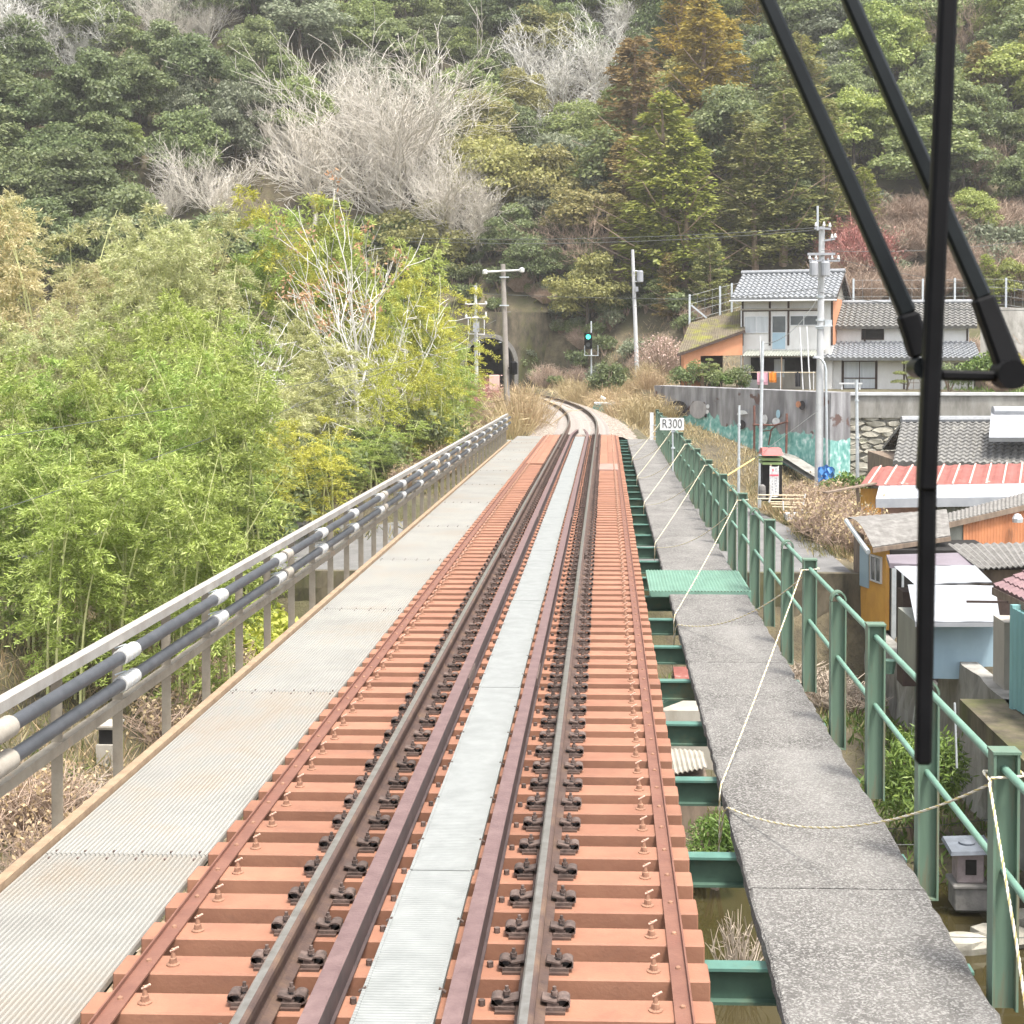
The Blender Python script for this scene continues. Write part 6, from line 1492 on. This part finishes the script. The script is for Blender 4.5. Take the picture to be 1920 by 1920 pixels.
p = at(560, 800, 60); z = hz(p.x, 60); t = bare('white_branched_tree', 'white', 72, h=10, up=-.03, spread=.95, twig=.03, depth=4, kids=2, r0=.17, first=.33, stems_=3); place(t, (p.x-1.5, 60, z), 2.1, (.7,.7,(2.78+(672-540)*60/FPX-z)/10), 'white branched leafless tree leaning left over the bamboo', None)
p = at(670, 800, 65); z = hz(p.x, 65); t = bare('orange_leaved_tree', 'white', 73, h=11, spread=.6, twig=.028, depth=4, kids=2, first=.4, stems_=5, leafkey='orange', nleaf=620, leafsize=.2); place(t, (p.x, 65, z), 1.1, (1.0,1.0,(2.78+(672-345)*65/FPX-z)/11), 'tree with sparse faded orange leaves rising from the thicket', None)
for j, (px, py, D, s) in enumerate(((470,905,44,1.0),(700,870,60,1.1),(620,900,52,.9))):
    pass
UB = {'dark': shrub('thicket_shrub', 'dark', 120, 1.6, 2.2, 1800, .22, .11), 'y': shrub('yellow_shrub', 'bam_y', 121, 1.3, 1.7, 1700, .2, .09), 'g': shrub('thicket_shrub', 'weed', 122, 1.4, 1.7, 1700, .2, .09), 'dry': twigbush('dry_bush', 'brown', 123, 1.4, 1.5, 190, .014, 'dry', 700, .12), 'drift': twigbush('dead_branches', 'drift', 124, 1.2, .9, 110, .02), 'reds': twigbush('pinkish_bush', 'pink', 125, 1.2, 1.5, 150, .014, 'pinkb', 260, .1)}
def bush(k, px, py, D, s, lab, g=None, zz=None):
    p = at(px, py, D); z = hz(p.x, D) if zz is None else p.z; place(UB[k], (p.x, D, z), (px*.37) % 6, s, lab, g)
for (px, py, D, s) in ((450,920,46,1.1),(520,960,50,1.2),(600,930,56,1.2),(680,900,60,1.1),(760,860,66,1.2),(820,830,70,1.2)):
    bush('dark', px, py, D, s, 'dark shrub filling the shade below the bamboo', 'dark shrubs below the bamboo')
for (px, py, D, s, lab) in ((545,905,39,1.15,'rounded yellow shrub over the left fence'),(488,860,40,.95,'smaller yellow shrub left of the rounded one'),(245,1370,26,.45,'small yellow plant beside the dark cabinet')): bush('y', px, py, D, s, lab, 'yellow shrubs')
for (px, py, D, s) in ((860,790,72,1.0),(890,770,78,1.0),(920,760,84,1.0),(840,820,66,.9),(800,840,62,.9),(940,745,88,.9),(770,850,58,.8)): bush('dry', px, py, D, s, 'tangled dry brown bush on the railway bank left of the curve', 'dry bushes on the bank')
for (px, py, D, s, lab) in ((905,700,98,1.4,'pinkish twiggy bush at the foot of the tunnel pole'),(918,735,92,1.0,'low pinkish bush beside the relay box')): bush('reds', px, py, D, s, lab, 'pinkish bushes by the tunnel')
for (px, py, D, s) in ((1555,960,52,1.1),(1580,1000,50,1.1),(1540,1000,51,.8),(1560,930,56,1.0),(1590,960,53,.9),(1595,1030,48,.9),(1520,960,56,.7),(1500,915,60,.8)): bush('dry', px, py, D, s, 'dry brown bush between the road and the red roofed shed', 'dry bushes beside the road')
for (px, py, D, s, lab) in ((1590,880,64,.9,'green bush at the foot of the stone wall'),(1625,870,66,.8,'smaller green bush against the stone wall')): bush('g', px, py, D, s, lab, 'green bushes by the stone wall')
for (px, py, D, s) in ((1510,1190,40.5,1.0),(1560,1200,39,1.0),(1470,1170,41,.8),(1600,1220,38,.8)): bush('drift', px, py, D, s, 'pile of dead pale branches on the river bed', 'dead branches on the river bed')
for (px, py, D, k, s) in ((30,1500,22,'drift',1.0),(110,1470,24,'dry',.8),(60,1420,26,'dry',.9),(170,1420,27,'drift',.9),(330,1330,32,'dry',.9),(260,1400,28,'dry',.7),(420,1270,36,'dry',.9),(20,1580,20,'dry',.7),(140,1540,21,'drift',.8),(480,1200,40,'drift',.9)):
    bush(k, px, py, D, s, ('dead pale branches' if k == 'drift' else 'dry tangled brush')+' on the left bank below the pipe fence', 'dry brush on the left bank')
for i_ in range(26):
    x = rs2.uniform(-6.5, -1.5); y = rs2.uniform(124.5, 129.6) if i_ % 2 else rs2.uniform(131.5, 134)
    if x < xc(y)+3.4 and y < 130.5: continue
    k = ('dgreen','twig','green')[i_ % 3]; place(SB[k], (x, y, hz(x, y)), i_, rs2.uniform(.5,.9), {'dgreen':'dark shrub','twig':'leafless brown bush','green':'grey green shrub'}[k]+' clinging to the slope around the tunnel mouth', 'undergrowth around the tunnel')
tw = twigbush('dead_twig_clump', 'drift', 130, .5, 1.15, 46, .012); p = at(1385, 1835, 21.6); place(tw, (p.x, 21.6, -6.55), 0, 1.0, 'bare twiggy dead bush standing in the dark pool')
db = shrub('dwarf_bamboo_bush', 'weed', 131, 1.05, 2.1, 5200, .17, .035, cat='bush'); p = at(1715, 1560, 27.5); place(db, (p.x, 27.5, -6.3), 0, 1.0, 'leafy dwarf bamboo bush rising behind the green railing')
d2 = shrub('dwarf_bamboo_bush', 'weed', 132, .7, 1.3, 2600, .13, .03, cat='bush'); p = at(1345, 1640, 25); place(d2, (p.x, 25.5, -6.45), 0, 1.0, 'small leafy bush below the gap beside the sleepers')
cam_b = shrub('camellia_bush', 'dark', 133, 1.25, 3.0, 2600, .2, .12, cat='bush'); p = at(1140, 735, 100); place(cam_b, (p.x, 100, hz(p.x, 100)), 0, (1.0,1.0,1.05), 'dark green camellia bush right of the signal')
for (px, py, D, s, lab) in ((1290,712,84,.55,'cloud pruned green pine left of the barn opening'),(1320,708,84,.6,'cloud pruned pine before the dark barn opening'),(1385,712,85,.5,'small green garden tree at the corner of the white house'),(1355,716,84.5,.4,'low green garden bush above the mural'),(1395,722,85,.25,'tiny bush beside the porch')):
    p = at(px, py, D); place(UB['g'] if s < .5 else UB['dark'], (p.x, D, 1.0), px, s*1.3, lab, 'garden shrubs on the terrace')
def cloud_pine(px, py, D, s, lab):
    rs.seed(px); t = thing('garden_pine', lab, 'tree'); p = at(px, py, D); m = MB(); m.tube([(0,0,-.2),(.1,0,.6),(-.08,0,1.2),(.05,0,1.9)], [.09,.08,.06,.03], 6)
    Vs = []
    for k, (x, z, r) in enumerate(((.0,2.0,.35),(.45,1.5,.5),(-.5,1.25,.5),(.6,.9,.6),(-.55,.6,.6))):
        m.tube([(0,0,z-.15),(x,0,z-.03)], [.04,.02], 5); n = 420; d = rdir(n); d[:,2] = np.abs(d[:,2]); pos = np.array([x,0,z])+d*np.array([r,r*.8,r*.28])*(.7+.4*rs.rand(n,1)); nn = nrm(d+.5*rs.normal(size=(n,3))); tt = nrm(np.cross(nn, rs.normal(size=(n,3)))); Vs.append(leafquads(pos, tt, nn, .13*np.ones(n), .06*np.ones(n)))
    m.build('trunk', BK['dark'], t, local=True); quadmesh('foliage', np.concatenate(Vs), LM['mid'], t); t.location = (p.x, D, p.z); t.scale = (s,s,s)
cloud_pine(1700, 732, 82, .75, 'layered garden pine standing before the tiled house')
cloud_pine(1330, 716, 83.5, .62, 'layered garden pine before the dark barn opening')
for (px, py, D, s, k, lab) in ((1850,765,80,1.2,'g','bright green vegetable patch bush right of the stone wall'),(1890,740,84,1.3,'y','yellow green garden bush at the far right edge'),(1780,740,80,.7,'dark','clipped dark green hedge bush beside the wood shed'),(1880,785,76,.6,'dry','rusty dry bush at the right of the garden')): bush(k, px, py, D, s, lab, 'garden bushes at the right')
# tall dry reeds
RD = [reeds('dry_reeds', 'dry', 140, .8, 1.9), reeds('dry_reeds', 'dry', 141, .9, 2.3)]
rs2.seed(21)
for j, (px, py, D, s) in enumerate(((965,790,64,.9),(985,800,62,.9),(1000,770,70,.8),(975,760,76,1.0),(1010,750,82,.8),(950,800,60,.8),(995,730,95,.9),(1040,722,105,.8),(1070,725,103,.9),(1090,728,100,.8))):
    p = at(px, py, D); dx = p.x-xc(D); dx = math.copysign(max(abs(dx), 2.5), dx); x = xc(D)+dx; place(RD[j % 2], (x, D, hz(x, D)), j, s, 'tall dry tan reeds left of the curving track' if dx < 0 else 'dry tan reeds at the foot of the cutting', 'dry reeds along the track')
for j in range(26):
    D = rs2.uniform(74, 108); x = xc(D)+rs2.uniform(2.9, 5.2) if D < 95 else rs2.uniform(-1.5, 4.5); place(RD[j % 2], (x, D, hz(x, D)-.1), j, rs2.uniform(.55,.9), 'tan dry reeds right of the track below the slope pole', 'dry reeds along the track')
# grass and weeds as ground cover
def cover(name, key, n, xr, yr, l, w, seed, test=None, label=None):
    rs.seed(seed); x = rs.uniform(*xr, n); y = rs.uniform(*yr, n); keep = np.ones(n, bool)
    pat = noise2(x, y, .5); keep &= pat > rs.uniform(-1.2, .8, n)
    if test is not None: keep &= test(x, y)
    x, y = x[keep], y[keep]; z = height(x, y); n = len(x); pos = np.stack([x, y, z-.03], -1)
    d = nrm(rs.normal(size=(n,3))*.5+np.array([0,0,.8])); nn = rdir(n); k = rs.uniform(.4,1.3,n)
    o = quadmesh(name, leafquads(pos, d, nn, l*k, w*k), LM[key]); tag(o, kind='stuff'); return o
cover('weeds', 'dryg', 26000, (-19,-2.6), (17,42), .5, .03, 1, lambda x, y: height(x, y) > -6.9)
cover('dry_grass', 'dry', 12000, (-17,-4), (18,42), .6, .022, 2)
cover('weeds', 'weed', 9000, (-19,-4), (20,42), .35, .045, 3, lambda x, y: noise2(x, y, .22) > .25)
cover('dry_grass', 'dry', 24000, (2.6,11.5), (62,82), .35, .03, 4, lambda x, y: (y < 79.5-(x-3.6)*1.3)&((x > 7.3)|(y > 67)))
cover('dry_grass', 'dry', 9000, (6.9,9.2), (46,66), .35, .03, 5, lambda x, y: x > 7.75-(y-52)*.09+.1)
cover('weeds', 'dryg', 9000, (7.4,12), (46,68), .5, .03, 6)
cover('weeds', 'weed', 9000, (2.6,8.2), (25,41.5), .28, .05, 7, lambda x, y: (height(x, y) > -6.55)&(noise2(x, y, .3) > -.1))
cover('weeds', 'dryg', 7000, (-3,8.2), (24,42), .3, .03, 8, lambda x, y: height(x, y) > -6.6)
cover('dry_grass', 'dry', 18000, (-6,7), (64,124), .32, .03, 9, lambda x, y: np.abs(x-xcv(y)) > 2.1)
cover('dry_grass', 'dry', 12000, (-2,12), (100,128), .5, .035, 10, lambda x, y: np.abs(x-xcv(y)) > 3)
cover('weeds', 'dryg', 15000, (-14,-2.8), (50,76), .5, .035, 11, lambda x, y: np.abs(x-xcv(y)) > 2.3)
cover('weeds', 'lime' if False else 'weed', 6000, (20,32), (66,86), .3, .05, 12)
cover('leaf_litter', 'olive', 36000, (-70,50), (112,195), .55, .3, 13, lambda x, y: height(x, y) > 7)
# ------------------------------------------------------------------ windscreen wiper just outside the cab window
wp = thing('windscreen_wiper', 'black windscreen wiper with a long upright blade and twin arms close in front', 'wiper', at(1755, 700, .95))
def wbar(pts, wd, th, material, name, par=wp, bev=.002, r=None):
    m = MB()
    for (a, b, da, db, w0, w1) in pts:
        A_, B_ = at(a[0], a[1], da), at(b[0], b[1], db); d = (B_-A_).normalized(); n = d.cross(Vector((0,1,0))).normalized(); f = Vector((0,1,0))
        m.hexa([A_-n*w0/2-f*th/2, A_+n*w0/2-f*th/2, A_+n*w0/2+f*th/2, A_-n*w0/2+f*th/2, B_-n*w1/2-f*th/2, B_+n*w1/2-f*th/2, B_+n*w1/2+f*th/2, B_-n*w1/2+f*th/2])
    return m.build(name, material, par, bevel=bev)
s = .95/FPX
bl = wbar([((1784,-160),(1738,920),.95,.95,31*s,31*s)], 0, .012, M['black'], 'blade_carrier')
wbar([((1739.5,890),(1730.5,1432),.951,.951,31*s,29*s)], 0, .010, M['black'], 'blade_rubber')
wbar([((1772,-160),(1722,920),.957,.957,9*s,9*s)], 0, .008, M['black_gloss'], 'blade_edge')
wbar([((1393,-100),(1702,590),1.0,.985,28*s,34*s)], 0, .012, M['black_gloss'], 'arm')
wbar([((1701,588),(1726,668),.984,.98,40*s,40*s)], 0, .016, M['black'], 'arm_head')
wbar([((1540,-120),(1842,560),1.01,1.0,28*s,34*s)], 0, .012, M['black_gloss'], 'arm')
wbar([((1841,557),(1893,692),1.0,.99,40*s,46*s)], 0, .016, M['black'], 'arm_head')
wbar([((1762,703),(1895,706),.975,.99,21*s,20*s)], 0, .010, M['black'], 'link')
m = MB(); a = at(1890, 702, .985); m.tube([a-Vector((0,.013,0)), a+Vector((0,.012,0))], 28*s, 18); m.build('pivot', M['black'], wp, smooth=True)
m = MB(); a = at(1725, 690, .97); m.tube([a-Vector((0,.012,0)), a+Vector((0,.012,0))], 20*s, 14); m.build('pivot', M['black_gloss'], wp, smooth=True)

# thin air between the camera and the far slope
m = MB(); m.box(-160, 150, -45, 290, -11, 130)
hz_ = bpy.data.materials.new('haze'); hz_.use_nodes = True; nt = hz_.node_tree; nt.nodes.remove(nt.nodes['Principled BSDF'])
v_ = nt.nodes.new('ShaderNodeVolumePrincipled'); v_.inputs['Color'].default_value = (1,.99,.96,1); v_.inputs['Density'].default_value = .00042; v_.inputs['Anisotropy'].default_value = .2
nt.links.new(v_.outputs[0], nt.nodes['Material Output'].inputs['Volume'])
tag(m.build('haze', hz_), kind='stuff')
